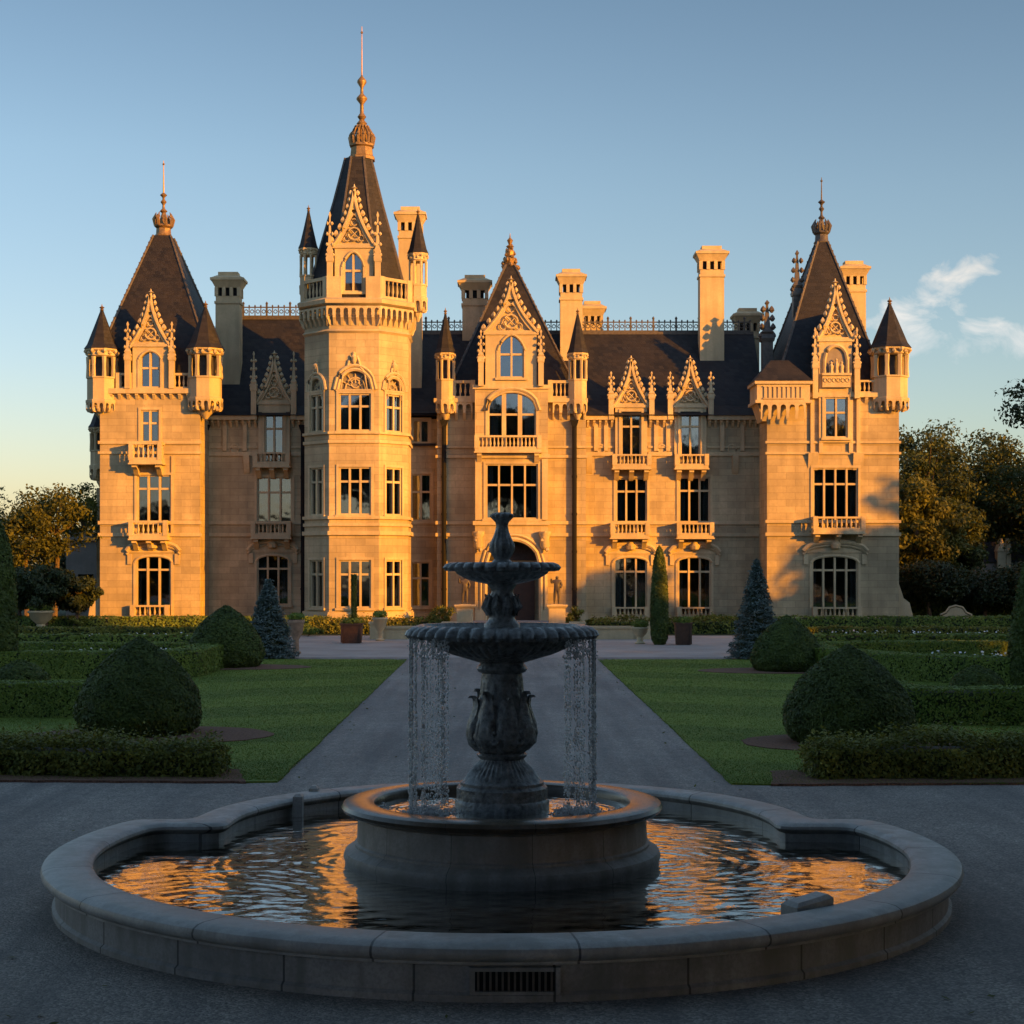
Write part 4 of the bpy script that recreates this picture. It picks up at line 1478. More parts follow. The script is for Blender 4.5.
mb.lathe([(.62, .9), (.42, 1.6), (.26, 2.2), (.36, 2.4), (.16, 2.65), (.3, 2.85), (.13, 3.1), (.12, 3.7), (.36, 4.0), (.36, 4.12), (.11, 4.4), (.1, 4.8), (.32, 5.15), (.3, 5.3), (.09, 5.55), (.05, 5.65)], TX, 10, trz)
mb.tube([(*TX, trz + 5.5), (*TX, 40.3)], [.05, .022], 6)
mb.ball((*TX, 39.9), .09)
mb.build('finial', 'gilt', house)
for px, y, r, a, b, c_, d, e, f in ((308.5, 109.3, .58, 303, 288, 276, 256, 249, 205), (418, 109.5, .62, 322, 300, 285, 262, 254, 208)):
    F_ = Face(y)
    turret(house, (F_.x(px), y), r, F_.z(a), F_.z(b), F_.z(c_), F_.z(d), F_.z(e), F_.z(f), core=False, tipr=.07)

# ---- dark backing sheets behind the glass, added so the rooms read unlit
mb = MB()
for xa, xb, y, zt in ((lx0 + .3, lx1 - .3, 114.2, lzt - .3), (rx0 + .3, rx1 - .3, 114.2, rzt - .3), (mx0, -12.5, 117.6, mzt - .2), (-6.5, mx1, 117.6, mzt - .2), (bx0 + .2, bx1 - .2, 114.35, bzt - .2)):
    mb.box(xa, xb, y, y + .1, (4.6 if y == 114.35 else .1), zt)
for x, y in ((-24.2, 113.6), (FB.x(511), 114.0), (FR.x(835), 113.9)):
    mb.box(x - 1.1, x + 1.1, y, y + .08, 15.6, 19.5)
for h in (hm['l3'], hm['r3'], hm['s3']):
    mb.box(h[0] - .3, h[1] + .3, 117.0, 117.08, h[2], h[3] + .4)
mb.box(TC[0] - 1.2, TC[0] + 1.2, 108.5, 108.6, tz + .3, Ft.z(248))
mb.build('dark_backing', 'inner', house, None)

# ---- chimneys
for a in ((229, 118.5, 273, 347, 24), (571, 120.5, 270, 345, 22), (711, 120.5, 247, 342, 24), (592, 124.5, 302, 335, 20), (475, 122, 276, 335, 25), (747, 124, 309, 338, 22), (853, 120.5, 262, 350, 22), (410.5, 118.5, 208, 385, 23)):
    chimney(house, *a)

# ---- downpipes
for px, y, top in ((205.5, 115.6, 425), (303, 115.6, 425), (444, 114.25, 420), (574.5, 114.25, 420), (764.5, 115.7, 425)):
    F_ = Face(y)
    mb = MB()
    x = F_.x(px)
    mb.tube([(x, y, .1), (x, y, F_.z(top) - .4)], .16, 8)
    mb.frus(x - .14, x + .14, y - .14, y + .14, F_.z(top) - .5, x - .3, x + .3, y - .25, y + .25, F_.z(top))
    for k in range(1, 5):
        mb.lathe([(.19, -.08), (.19, .08)], (x, y), 8, k * 2.6)
    mb.build('downpipe', 'iron', house)

# ---- entrance steps
mb = MB()
for k in range(3):
    mb.box(-2.6 - .3 * k, 3.8 + .3 * k, 112.8 - .45 * k, 113.3 - (0.45 * k if k else 0), -.05, .48 - .16 * k)
mb.build('entrance_steps', 'paving', house, None)

# ------------------------------------------------------------------ ground


def sheet(name, pts, z, mat, kind='structure', th=0.0):
    mb = MB()
    n = len(pts)
    if th:
        mb.add([(x, y, z - th) for x, y in pts] + [(x, y, z) for x, y in pts], [tuple(range(n, 2 * n))] + [(i, (i + 1) % n, (i + 1) % n + n, i + n) for i in range(n)])
    else:
        mb.add([(x, y, z) for x, y in pts], [tuple(range(n))])
    return tag(mb.build(name, mat, None, None), kind=kind)


sheet('ground', [(-2500, -600), (2500, -600), (2500, 4000), (-2500, 4000)], -0.012, 'rough_grass')
sheet('gravel_path', [(-70, -40), (70, -40), (70, 33), (18, 34), (18, 93), (-18, 93), (-18, 34), (-70, 33)], 0.0, 'gravel')
sheet('paving', [(-17, 74.5), (17, 74.5), (17, 99), (-17, 99)], 0.006, 'paving')


def wob(pts, step=.5, amp=.05):
    out = []
    for (xa, ya), (xb, yb) in zip(pts, pts[1:] + pts[:1]):
        n = max(1, min(60, int(math.hypot(xb - xa, yb - ya) / step)))
        for i in range(n):
            t = i / n
            out.append((xa + (xb - xa) * t + random.uniform(-amp, amp), ya + (yb - ya) * t + random.uniform(-amp, amp)))
    return out


lawnL = [(-4.2, 30.9), (-4.2, 71.5), (-4.9, 72.6), (-16, 72.8), (-40, 72.8), (-40, 35.5), (-16, 33.0), (-5.4, 31.9), (-4.95, 30.8)]
lawnR = [(4.25, 30.6), (5.1, 30.45), (5.6, 31.6), (16, 32.3), (40, 35), (40, 72.8), (16, 72.8), (5.0, 72.4), (4.25, 71.4)]
for nm, P in (('lawn', lawnL), ('lawn', lawnR)):
    sheet(nm, wob(P, .4, .025), 0.035, 'lawn', th=.06)


def blades(name, x0, x1, y0, y1, n, h, inside):
    P = np.stack([RNG.uniform(x0, x1, n), y0 + (y1 - y0) * RNG.uniform(0, 1, n) ** 1.6, np.full(n, .03)], 1)
    P = P[inside(P)]
    n = len(P)
    a = RNG.uniform(0, 2 * PI, n)
    w = .008 * (1 + (P[:, 1] - 30) / 40)
    t = np.stack([np.cos(a) * w, np.sin(a) * w, np.zeros(n)], 1)
    tip = np.stack([RNG.normal(0, .02, n), RNG.normal(0, .02, n), h * RNG.uniform(.5, 1.2, n)], 1)
    V = np.stack([P - t, P + t, P + tip], 1).reshape(-1, 3)
    return tag(np_mesh(name, V, np.arange(3 * n).reshape(-1, 3), 'lawn'), kind='stuff')


blades('grass', -20, -4.12, 30.8, 72.5, 230000, .03, lambda P: (P[:, 0] < -4.15) & (P[:, 1] > 31.0 + np.clip((-P[:, 0] - 5) * .02, 0, 2)))
blades('grass', 4.2, 22, 30.4, 72.5, 230000, .03, lambda P: P[:, 1] > 30.5)


def mulch(cx, cy, rx, ry, z=.055):
    pts = []
    for i in range(48):
        a = 2 * PI * i / 48
        k = 1 + random.uniform(-.015, .015) + .03 * math.sin(3 * a + cx)
        pts.append((cx + rx * k * math.cos(a), cy + ry * k * math.sin(a)))
    sheet('mulch', pts, z, 'mulch', th=.05)


mulch(-8.3, 39.4, 2.9, 2.0)
mulch(8.0, 37.6, 2.6, 1.9)
mulch(-10.7, 66.6, 2.9, 1.9)
mulch(10.5, 64.2, 2.8, 1.9)
sheet('mulch', wob([(-4.75, 30.75), (-5.2, 32.6), (-9, 33.2), (-24, 35.0), (-24, 31.6), (-9, 30.9)], .3, .05), .045, 'mulch', th=.06)
sheet('mulch', wob([(5.0, 30.35), (24, 31.3), (24, 35), (9, 33.0), (5.3, 32.4)], .3, .05), .045, 'mulch', th=.06)

n = 420
P = np.stack([RNG.uniform(-16, 16, n), RNG.uniform(12, 70, n), np.full(n, .02)], 1)
P[:150, 0] = np.where(RNG.uniform(size=150) < .5, -4.0, 4.05) + RNG.normal(0, .25, 150)
P[:, 2] = np.where((np.abs(P[:, 0]) > 4.15) & (P[:, 1] > 31), .06, .018)
P = P[(np.hypot(P[:, 0] - 0, P[:, 1] - 21.5) > 6.4)]
V, F_ = leaf_arrays(P, np.tile([0, 0, 1.0], (len(P), 1)), .045, .25, .5)
tag(np_mesh('fallen_leaves', V, F_, 'tree_gold'), kind='stuff')

# ------------------------------------------------------------------ clipped shrubs and hedges


def leafy(root, name, P, N, size, mat, flat=.5, aspect=.5):
    V, F = leaf_arrays(P, N, size, flat, aspect)
    return np_mesh(name, V, F, mat, root)


def mound(name, label, x, y, r, h, mat='yew', n=16000, leaf=.055, group=None, prof=None):
    root = thing(name, label, 'topiary', (x, y, 0), group)
    prof = prof or [(.80, 0), (.94, .08), (1.0, .19), (.985, .32), (.91, .47), (.765, .62), (.565, .76), (.35, .87), (.17, .945), (.05, .99), (.01, 1.0)]
    pz = np.array([p[1] for p in prof]) * h
    pr = np.array([p[0] for p in prof]) * r
    mb = MB()
    mb.lathe([(a * .9, b * .95) for a, b in zip(pr, pz)], (x, y), 28, 0.02)
    mb.build('branches', 'tree_dark', root)
    # area-weighted points on the surface
    seg = np.hypot(np.diff(pr), np.diff(pz)) * (pr[1:] + pr[:-1])
    k = RNG.choice(len(seg), n, p=seg / seg.sum())
    t = RNG.uniform(0, 1, n)
    R, Z = pr[k] + (pr[k + 1] - pr[k]) * t, pz[k] + (pz[k + 1] - pz[k]) * t
    a = RNG.uniform(0, 2 * PI, n)
    lump = 1 + .012 * np.sin(a * 3 + Z * 2 + x) + .014 * np.sin(a * 7 + 3 * np.sin(Z * 4 + y)) + RNG.normal(0, .014, n)
    R = R * lump
    dr, dz = (pr[k + 1] - pr[k]), (pz[k + 1] - pz[k])
    nl = np.hypot(dr, dz)
    N = np.stack([np.cos(a) * dz / nl, np.sin(a) * dz / nl, -dr / nl], 1)
    P = np.stack([x + R * np.cos(a), y + R * np.sin(a), Z + .03 + RNG.normal(0, .012, n)], 1)
    leafy(root, 'foliage', P, N + np.array([0, 0, .3]), leaf, mat, .45, .42)
    return root


mound('topiary_mound', 'large dark clipped yew mound beside the left lawn, behind the loose shrub hedge', -8.75, 39.8, 1.47, 2.32, n=42000, leaf=.042)
mound('topiary_mound', 'large dark clipped yew mound beside the right lawn, behind the loose shrub hedge', 7.95, 37.9, 1.47, 2.22, n=42000, leaf=.042)
mound('topiary_mound', 'pointed dark yew mound in front of the blue conifer left of the path', -11.2, 67.0, 1.5, 2.5, n=22000, leaf=.06)
mound('topiary_mound', 'rounded dark yew mound in front of the blue conifer right of the path', 11.1, 64.3, 1.36, 2.15, n=22000, leaf=.06)
mound('topiary_mound', 'small low clipped cone between the box hedges of the left parterre', -15.9, 54.5, .98, .98, n=6000, leaf=.06)
mound('topiary_mound', 'small low clipped cone between the box hedges of the right parterre', 15.4, 53.5, .85, .85, n=6000, leaf=.06)
cyp = [(.55, 0), (.9, .06), (1.0, .2), (.97, .45), (.85, .68), (.62, .85), (.34, .95), (.1, .99), (.01, 1)]
mound('column_cypress', 'slender dark column cypress before the windows right of the entrance', 8.3, 87, .45, 5.2, 'yew', 9000, .09, prof=cyp)
mound('column_cypress', 'broad clipped evergreen column at the left edge of the photo', -18.65, 60.5, .85, 5.9, 'yew', 16000, .085, prof=cyp)
mound('column_cypress', 'tall clipped evergreen column at the right edge of the photo', 18.15, 56.5, .85, 4.6, 'yew', 14000, .085, prof=[(.9, 0), (1, .1), (.9, .3), (.72, .55), (.5, .75), (.3, .9), (.1, .98), (.01, 1)])


def resample(path, step):
    P = [Vector((a, b, 0)) for a, b in path]
    out = []
    for a, b in zip(P, P[1:]):
        n = max(1, int((b - a).length / step))
        out += [a.lerp(b, i / n) for i in range(n)]
    return out + [P[-1]]


def smooth_path(path, it=2):
    for _ in range(it):
        q = [path[0]]
        for (a, b), (c, d) in zip(path, path[1:]):
            q += [(a * .75 + c * .25, b * .75 + d * .25), (a * .25 + c * .75, b * .25 + d * .75)]
        path = q + [path[-1]]
    return path


def hedge(name, label, path, w, h, mat='box', dens=700, leaf=.05, rough=.018, group=None, cat='hedge', loose=False):
    mid = path[len(path) // 2]
    root = thing(name, label, cat, (mid[0], mid[1], 0), group)
    P = resample(path, .35)
    rings = []
    nr = []
    for i, p in enumerate(P):
        d = (P[min(i + 1, len(P) - 1)] - P[max(i - 1, 0)]).normalized()
        nrm = Vector((-d.y, d.x, 0))
        nr.append(nrm)
        hw = w / 2 * .84
        prof = [(-hw * .96, .0), (-hw, h * .3), (-hw, h * .8), (-hw * .9, h * .89), (hw * .9, h * .89), (hw, h * .8), (hw, h * .3), (hw * .96, 0)]
        rings.append([tuple(p + nrm * a * random.uniform(.97, 1.02) + Vector((0, 0, b))) for a, b in prof])
    mb = MB()
    mb.loft(rings)
    mb.build('branches', 'tree_dark', root, 30)
    L = sum((b - a).length for a, b in zip(P, P[1:]))
    per = 2 * h + w
    n = int(L * per * dens)
    s = RNG.uniform(0, len(P) - 1.001, n)
    k = s.astype(int)
    f = (s - k)[:, None]
    A = np.array([tuple(p) for p in P])
    NN = np.array([tuple(q) for q in nr])
    B = A[k] * (1 - f) + A[k + 1] * f
    n2 = unit(NN[k] * (1 - f) + NN[k + 1] * f)
    u = RNG.uniform(0, per, n)
    side = np.where(u < h, -1.0, np.where(u < h + w, 0.0, 1.0))
    off = np.where(side < 0, -w / 2, np.where(side > 0, w / 2, u - h - w / 2))
    zz = np.where(side < 0, u, np.where(side > 0, u - h - w, h))
    zz = np.clip(zz, .02, h)
    N = n2 * side[:, None] + np.array([0, 0, 1.0]) * (side == 0)[:, None]
    lump = rough * .5 * (np.sin(B[:, 0] * 2.3 + zz * 3) + np.sin(B[:, 1] * 3.1 + B[:, 0] * 1.1) + np.sin(B[:, 0] * 5.7 + off * 4))
    if loose:
        lump = np.maximum(lump, -.03) * 1.6 + np.abs(RNG.normal(0, rough * 1.6, n)) * (side == 0)
    Q = B + n2 * off[:, None] + np.array([0, 0, 1.0]) * zz[:, None] + N * (lump + RNG.normal(0, rough * .6, n))[:, None]
    # round the shoulders
    e = np.abs(off) / (w / 2)
    Q[:, 2] -= np.where(side == 0, np.clip(e - .7, 0, 1) * .25 * h * (1.4 if loose else .5), 0)
    Q = np.concatenate([Q, B[:1] + RNG.normal(0, .01, (1, 3))])
    N = np.concatenate([N, N[:1]])
    # ends
    for end, sgn in ((0, -1), (-1, 1)):
        d = A[-1] - A[-2] if end else A[1] - A[0]
        d = d / np.linalg.norm(d) * sgn
        m_ = int(w * h * dens)
        E = A[end] + NN[end] * RNG.uniform(-w / 2, w / 2, (m_, 1)) + np.array([0, 0, 1.0]) * RNG.uniform(.02, h, (m_, 1)) + d * RNG.normal(.02, rough, (m_, 1))
        Q = np.concatenate([Q, E])
        N = np.concatenate([N, np.tile(d, (m_, 1))])
    leafy(root, 'foliage', Q, N + np.array([0, 0, .3 if loose else .05]), leaf, mat, .6 if loose else .27, .5)
    return root


hedge('shrub_hedge', 'loose low yellow-green shrub hedge along the gravel at left', [(-5.5, 32.0), (-7.5, 32.1), (-10, 32.4), (-14, 33.0)], 1.25, .52, 'shrub', 1300, .045, .075, loose=True)
hedge('shrub_hedge', 'loose low yellow-green shrub hedge along the gravel at right', [(5.95, 31.7), (8, 31.8), (10.5, 32.0), (14.5, 32.5)], 1.25, .6, 'shrub', 1300, .045, .075, loose=True)
hedge('box_hedge', 'straight dark box hedge behind the big yew mound at left', [(-20, 44.6), (-10.4, 44.6)], 1.3, .95, dens=900, leaf=.045)
hedge('box_hedge', 'pale green squared box hedge ending beside the far left yew mound', smooth_path([(-24, 60.3), (-13.2, 60.2), (-11.9, 60.4), (-11.7, 61.5), (-11.8, 67)], 2), 1.4, 1.0, dens=620, leaf=.055)
hedge('box_hedge', 'long clipped box hedge farthest back in the left parterre', [(-26, 68.2), (-12.6, 68.0)], 1.4, .95, dens=450, leaf=.065)
hedge('box_hedge', 'curved clipped box hedge sweeping round behind the right parterre', smooth_path([(27, 70), (17, 69.8), (13.0, 68.5), (12.2, 65.5), (13.6, 60.5), (16.5, 57.2), (20, 56.4), (27, 56.4)], 2), 1.5, .95, dens=560, leaf=.06)
hedge('box_hedge', 'dark curved box hedge behind the big yew mound at right', smooth_path([(20, 42.5), (13, 42.3), (10.6, 42.6), (10.0, 43.6), (10.4, 45)], 2), 1.35, .95, dens=900, leaf=.045)
for sx, word in ((-1, 'left'), (1, 'right')):
    for k, (y, xa, xb, h, which) in enumerate(((77, 13.8, 29, .5, 'nearest'), (85, 14.5, 31, .6, 'second'), (93, 15, 33, .7, 'third'), (105, 11.5, 33, .95, 'tallest and last'))):
        hedge('border_hedge', f'low thin hedge across the {word} flower garden, {which} before the house', [(sx * xa, y), (sx * (xa + xb) / 2, y + .3), (sx * xb, y)], 1.1, h, 'box' if k % 2 else 'shrub', 130, .1, .05, group=f'rows of low hedge in the {word} flower garden')


def flowers(name, label, x0, x1, y0, y1, n, h, mat, leafn=900):
    root = thing(name, label, 'flower bed', ((x0 + x1) / 2, (y0 + y1) / 2, 0))
    P = np.stack([RNG.uniform(x0, x1, leafn), RNG.uniform(y0, y1, leafn), RNG.uniform(.03, h * .85, leafn)], 1)
    leafy(root, 'foliage', P, np.tile([0, 0, 1.0], (leafn, 1)), .1, 'box', .8)
    P = np.stack([RNG.uniform(x0, x1, n), RNG.uniform(y0, y1, n), RNG.uniform(h * .8, h * 1.1, n)], 1)
    leafy(root, 'blossom', P, np.tile([0, -.5, 1.0], (n, 1)), .06, mat, .5, .8)


flowers('flower_bed', 'strip of white flowers between the hedges of the left parterre', -17.5, -12.8, 63.5, 65.5, 120, .8, 'petal')
flowers('flower_bed', 'white flowers scattered in the left garden near the house', -25, -15, 87, 90, 60, .5, 'petal')
flowers('flower_bed', 'white flowers scattered in the right garden near the house', 17, 28, 88, 91, 60, .6, 'petal')
flowers('flower_bed', 'pale blossoms inside the curved hedge of the right parterre', 15, 22, 62.5, 66, 80, .7, 'petal')


def conifer(name, label, x, y, r, h, n=30000):
    root = thing(name, label, 'conifer', (x, y, 0))
    mb = MB()
    mb.tube([(x, y, 0), (x, y, h * .5), (x, y, h * .97)], [.12, .08, .02], 6)
    mb.build('trunk', 'bark', root)
    mb = MB()
    mb.lathe([(r * .62, .1), (r * .6, h * .2), (r * .32, h * .6), (.05, h * .93)], (x, y), 14)
    mb.build('branches', 'tree_dark', root)
    V, F = [], []
    Ps, Ns = [], []
    nb = 330
    for i in range(nb):
        t = (i + .5) / nb
        z = .12 + (h - .12) * t ** 1.1
        L = r * (1 - t) ** .85 * random.uniform(.82, 1.08) + .04
        a = i * 2.39996 + random.uniform(-.2, .2)
        m = max(8, int(n / nb * (L / r + .15)))
        s = RNG.uniform(.25, 1, m) ** .7
        sp = RNG.normal(0, .09 + .12 * (1 - t), m) * s
        zz = z + s * L * (.16 - .22 * (1 - t)) + RNG.normal(0, .03, m) - .05 * np.abs(sp)
        Ps.append(np.stack([x + math.cos(a) * s * L - math.sin(a) * sp, y + math.sin(a) * s * L + math.cos(a) * sp, zz], 1))
        Ns.append(np.tile([math.cos(a) * .3, math.sin(a) * .3, 1.0], (m, 1)))
    leafy(root, 'foliage', np.concatenate(Ps), np.concatenate(Ns), .085, 'spruce', .45, .3)
    return root


conifer('blue_conifer', 'bushy blue-grey conifer left of the path, behind the pointed yew mound', -10.45, 73.8, 1.35, 3.5)
conifer('blue_conifer', 'taller blue-grey conifer right of the path, behind the rounded yew mound', 11.3, 73.2, 1.35, 4.4)

# ------------------------------------------------------------------ trees


def tree(name, label, x, y, h, cr, czr=(.35, 1.0), mat='tree', n=14000, leaf=.2, trunk=.25, nclump=46, group=None, gaps=.55, squash=1.0, seed=0):
    """trunk and limbs with leaf clumps at the limb ends"""
    rs = np.random.default_rng(seed + 100)
    root = thing(name, label, 'tree', (x, y, 0), group)
    z0, z1 = h * czr[0], h * czr[1]
    zc, hz = (z0 + z1) / 2, (z1 - z0) / 2
    C = []
    while len(C) < nclump:
        d = rs.normal(0, 1, 3)
        d /= np.linalg.norm(d)
        rr = rs.uniform(.35, 1) ** .6
        p = np.array([x, y, zc]) + d * rr * np.array([cr, cr, hz * squash])
        wob_ = 1 + .22 * math.sin(3 * math.atan2(d[1], d[0]) + seed) + .15 * math.sin(5 * d[2] + seed * 2)
        p[:2] = np.array([x, y]) + (p[:2] - np.array([x, y])) * wob_
        C.append(p)
    mb = MB()
    lean = rs.uniform(-.4, .4, 2)
    tp = [(x, y, 0), (x + lean[0] * .3, y + lean[1] * .3, h * .2), (x + lean[0], y + lean[1], z0 + hz * .5), (x + lean[0] * .5, y, zc + hz * .6)]
    mb.tube(tp, [trunk * 1.25, trunk, trunk * .7, trunk * .15], 7)
    for i in range(0, nclump, 3):
        c = C[i]
        f = rs.uniform(.0, 1)
        b = np.array(tp[2]) * (1 - f) + np.array(tp[1]) * f * .3 + np.array(tp[3]) * f * .7
        b[2] = max(h * .25, min(b[2], c[2] - .2))
        m_ = (b + c) / 2 + np.array([0, 0, hz * .12])
        mb.tube([tuple(b), tuple(m_), tuple(c)], [trunk * .38, trunk * .22, trunk * .06], 5)
    mb.build('trunk', 'bark', root)
    per = n // nclump
    Ps, Ns = [], []
    for c in C:
        s = cr * rs.uniform(.14, .26)
        q = rs.normal(0, 1, (per, 3)) * np.array([s, s, s * .62])
        q = q[np.linalg.norm(q / np.array([s, s, s * .62]), axis=1) < 2.1]
        Ps.append(c + q)
        Ns.append(unit(q + np.array([0, 0, s * .8])))
    leafy(root, 'crown', np.concatenate(Ps), np.concatenate(Ns), leaf, mat, .6, .5)
    return root


def tpx(px, Y):
    return (px - CX) / FOC * Y


def hpx(py, Y):
    return EYE - (py - HOR) / FOC * Y


# woodland to the right of the house
RT = [
    ('rounded green tree rising directly behind the right corner of the house', 925, 141, 418, 4.6, 'tree', 1),
    ('broad dark tree with an open top in the middle of the right wood', 965, 150, 414, 5.2, 'tree', 2),
    ('wide dark tree towards the right edge behind the slate roofed lodge', 1012, 148, 432, 5.0, 'tree', 3),
    ('golden lit lower tree nearest the right corner of the house', 918, 131, 470, 3.2, 'tree_gold', 4),
    ('bushy green tree beside the lodge roof at right', 947, 134, 488, 3.0, 'tree', 5),
    ('tall dark tree beyond the right edge of the photo', 1062, 140, 425, 5.2, 'tree', 6),
    ('ochre tree behind the chimneys of the lodge', 1002, 152, 480, 4.4, 'tree_gold', 7),
    ('dark tree behind the lodge at the right', 978, 158, 470, 4.6, 'tree_dark', 8),
]
for lab, px, Y, top, cr, mt, sd_ in RT:
    tree('woodland_tree', lab, tpx(px, Y), Y, hpx(top, Y), cr, (.16, .97), mt, 22000, .19, .3, 60, 'trees of the wood right of the house', seed=sd_)
for lab, px, Y, top, cr, sd_ in (('low spreading dark tree against the base of the right pavilion', 930, 118, 566, 2.6, 11), ('low spreading dark tree between the white garden bench and the right edge', 985, 120, 576, 3.1, 12), ('low spreading dark evergreen at the far right below the lodge', 1040, 118, 570, 3.0, 13)):
    tree('evergreen_shrub', lab, tpx(px, Y), Y, hpx(top, Y) + .4, cr, (.36, .97), 'tree_dark', 15000, .14, .16, 50, 'low dark evergreens in front of the right wood', seed=sd_)
hedge('yew_hedge', 'tall dark clipped yew hedge in shade behind the white bench', [(27.8, 121), (33, 121), (44, 121)], 1.6, 2.6, 'yew', 90, .13, .08)
# left wood
LT = [
    ('slender gold-leaved tree with a pale bare trunk left of the house', 54, 114, 486, 2.7, (.50, .98), 'tree_gold', 21),
    ('thin golden tree close against the left pavilion', 84, 128, 484, 2.2, (.5, .98), 'tree_gold', 22),
    ('rust coloured tree behind the pale trunked one at left', 27, 113, 502, 2.4, (.35, .97), 'tree_gold', 23),
    ('dark tree behind the tall evergreen column at left', 3, 128, 492, 2.8, (.2, .97), 'tree_dark', 24),
    ('dark shaded tree under the golden crowns left of the house', 40, 146, 540, 3.6, (.1, .97), 'tree_dark', 25),
    ('dark tree beyond the left edge of the photo', -35, 140, 478, 4.2, (.15, .97), 'tree', 26),
    ('dark shaded tree close by the stone annexe', 76, 148, 530, 2.8, (.1, .97), 'tree_dark', 27),
]
for lab, px, Y, top, cr, cz, mt, sd_ in LT:
    tree('woodland_tree', lab, tpx(px, Y), Y, hpx(top, Y), cr, cz, mt, 7000, .14, .2, 50, 'trees of the wood left of the house', seed=sd_)
for k, (x, y, h, r) in enumerate(((-44, 128, 11, 4), (-51, 140, 13, 5), (-60, 126, 12, 5), (-70, 142, 14, 6), (-82, 130, 13, 6), (52, 150, 14, 5.5), (64, 140, 14, 6), (78, 150, 15, 6.5))):
    tree('woodland_tree', 'woodland tree beyond the edge of the photo', x, y, h, r, (.1, .98), 'tree', 7000, .24, .3, 46, 'woodland beyond the edges of the photo', seed=160 + k)
for lab, px, Y, top, cr, sd_ in (('low dark clipped tree with bare stems next to the stone urn', 46, 104, 570, 1.9, 31), ('low dark spreading tree beside the left corner of the house', 74, 104, 578, 1.2, 32), ('low dark shrub behind the tall evergreen column', 20, 106, 574, 1.9, 33)):
    tree('evergreen_shrub', lab, tpx(px, Y), Y, hpx(top, Y) + .3, cr, (.38, .97), 'tree_dark', 12000, .13, .13, 40, 'low dark evergreens in front of the left wood', seed=sd_)
# the bough reaching in at the top right
tree('parkland_tree', 'tree at the right edge reaching one leafy bough into the picture', tpx(1088, 66), 66, 13.2, 3.0, (.55, .98), 'tree_dark', 12000, .1, .25, 46, seed=41)
for lab, x, y, h, r, mt, sd_ in (('yellow-green bush on the terrace left of the entrance', tpx(443, 103), 103, 1.75, .75, 'shrub', 51), ('yellow-green bush on the terrace right of the entrance', tpx(576, 103), 103, 1.65, .7, 'shrub', 52),
                                 ('small bush at the foot of the dark tree by the stone urn', tpx(77, 104), 104, 1.2, .5, 'shrub', 53), ('low dark bush at the left foot of the tower', tpx(308, 98), 98, .7, .6, 'box', 54)):
    tree('bush', lab, x, y, h, r, (.15, .95), mt, 3000, .07, .03, 24, seed=sd_)

# tall park trees to the right of the viewer: their shadow lies over the forecourt


def shade_tree(label, p, q, h, r, n, seed, low=.12):
    x = p * .6157 + q * .788
    y = p * .788 - q * .6157
    tree('park_tree', label, x, y, h, r, (low, 1.0), 'tree_dark', n, .55, .4, 92, 'tall park trees right of the viewer', seed=seed)


SH = [(-18, 24, 23, 7), (-7, 18, 22, 6.5), (3, 26, 24, 6.5), (13, 20, 23, 6.5), (22, 28, 24, 6.5), (31, 20, 23, 6.5), (40, 26, 23, 6), (48, 18, 22, 6), (56, 24, 22.5, 5.5), (62.5, 17, 25.0, 4.6),
      (-12, 42, 27, 7.5), (2, 44, 27, 7.5), (16, 43, 27, 7.5), (30, 42, 27, 7.5), (44, 42, 26, 7), (57, 41, 25, 6), (50, 58, 30, 6), (36, 58, 29, 7),
      (71, 16, 17.2, 3.6), (77, 16, 16.8, 3.6), (80.5, 8, 14.2, 3), (88, 6, 16.6, 5), (96, 8, 18.0, 5), (104, 2, 16.6, 5.5), (113, 8, 19, 5.5), (125, 8, 19, 6), (139, 10, 18, 7), (153, 8, 20, 7)]
for k, (p, q, h, r) in enumerate(SH):
    shade_tree('tall leafy park tree in the row right of the forecourt', p, q, h, r, 14000, 60 + k, .03 if k < 18 else .1)
tree('park_tree', 'slim thin-leaved park tree in the row right of the forecourt', 106.3 * .6157 + 6 * .788, 106.3 * .788 - 6 * .6157, 22.5, 2.1, (.5, 1), 'tree_dark', 900, .4, .2, 30, 'tall park trees right of the viewer', seed=88)
for k, (x, y) in enumerate(((-46, -10), (-52, -22), (-60, -34), (-40, -30), (-66, -12), (-34, -42), (48, -40), (34, -48), (-14, -46), (12, -50))):  # unseen trees added so the window panes reflect something dark
    tree('park_tree', 'unseen tree added far behind the viewer for the window panes to mirror', x, y, 13, 6, (.05, 1), 'tree_dark', 4000, .8, .4, 50, 'unseen trees added for the windows to mirror', seed=120 + k)
# unseen trees added over the viewer to keep skylight off the foreground
for k, (x, y, r) in enumerate(((-12.5, 5.5, 8.2), (13.0, 4.5, 8.2), (-5.5, -8.5, 8.5), (6.5, -9.5, 8.5), (-17, -6, 8), (17.5, -8, 8), (0.5, -2, 7), (-12.2, 13.5, 7.6), (12.6, 13, 7.6))):
    tree('park_tree', 'unseen tree added above the viewer to darken the forecourt', x, y, 26, r, (.5, 1.0), 'tree_dark', 15000, .5, .45, 80, 'unseen trees added to darken the forecourt', seed=90 + k)


# ------------------------------------------------------------------ small garden pieces


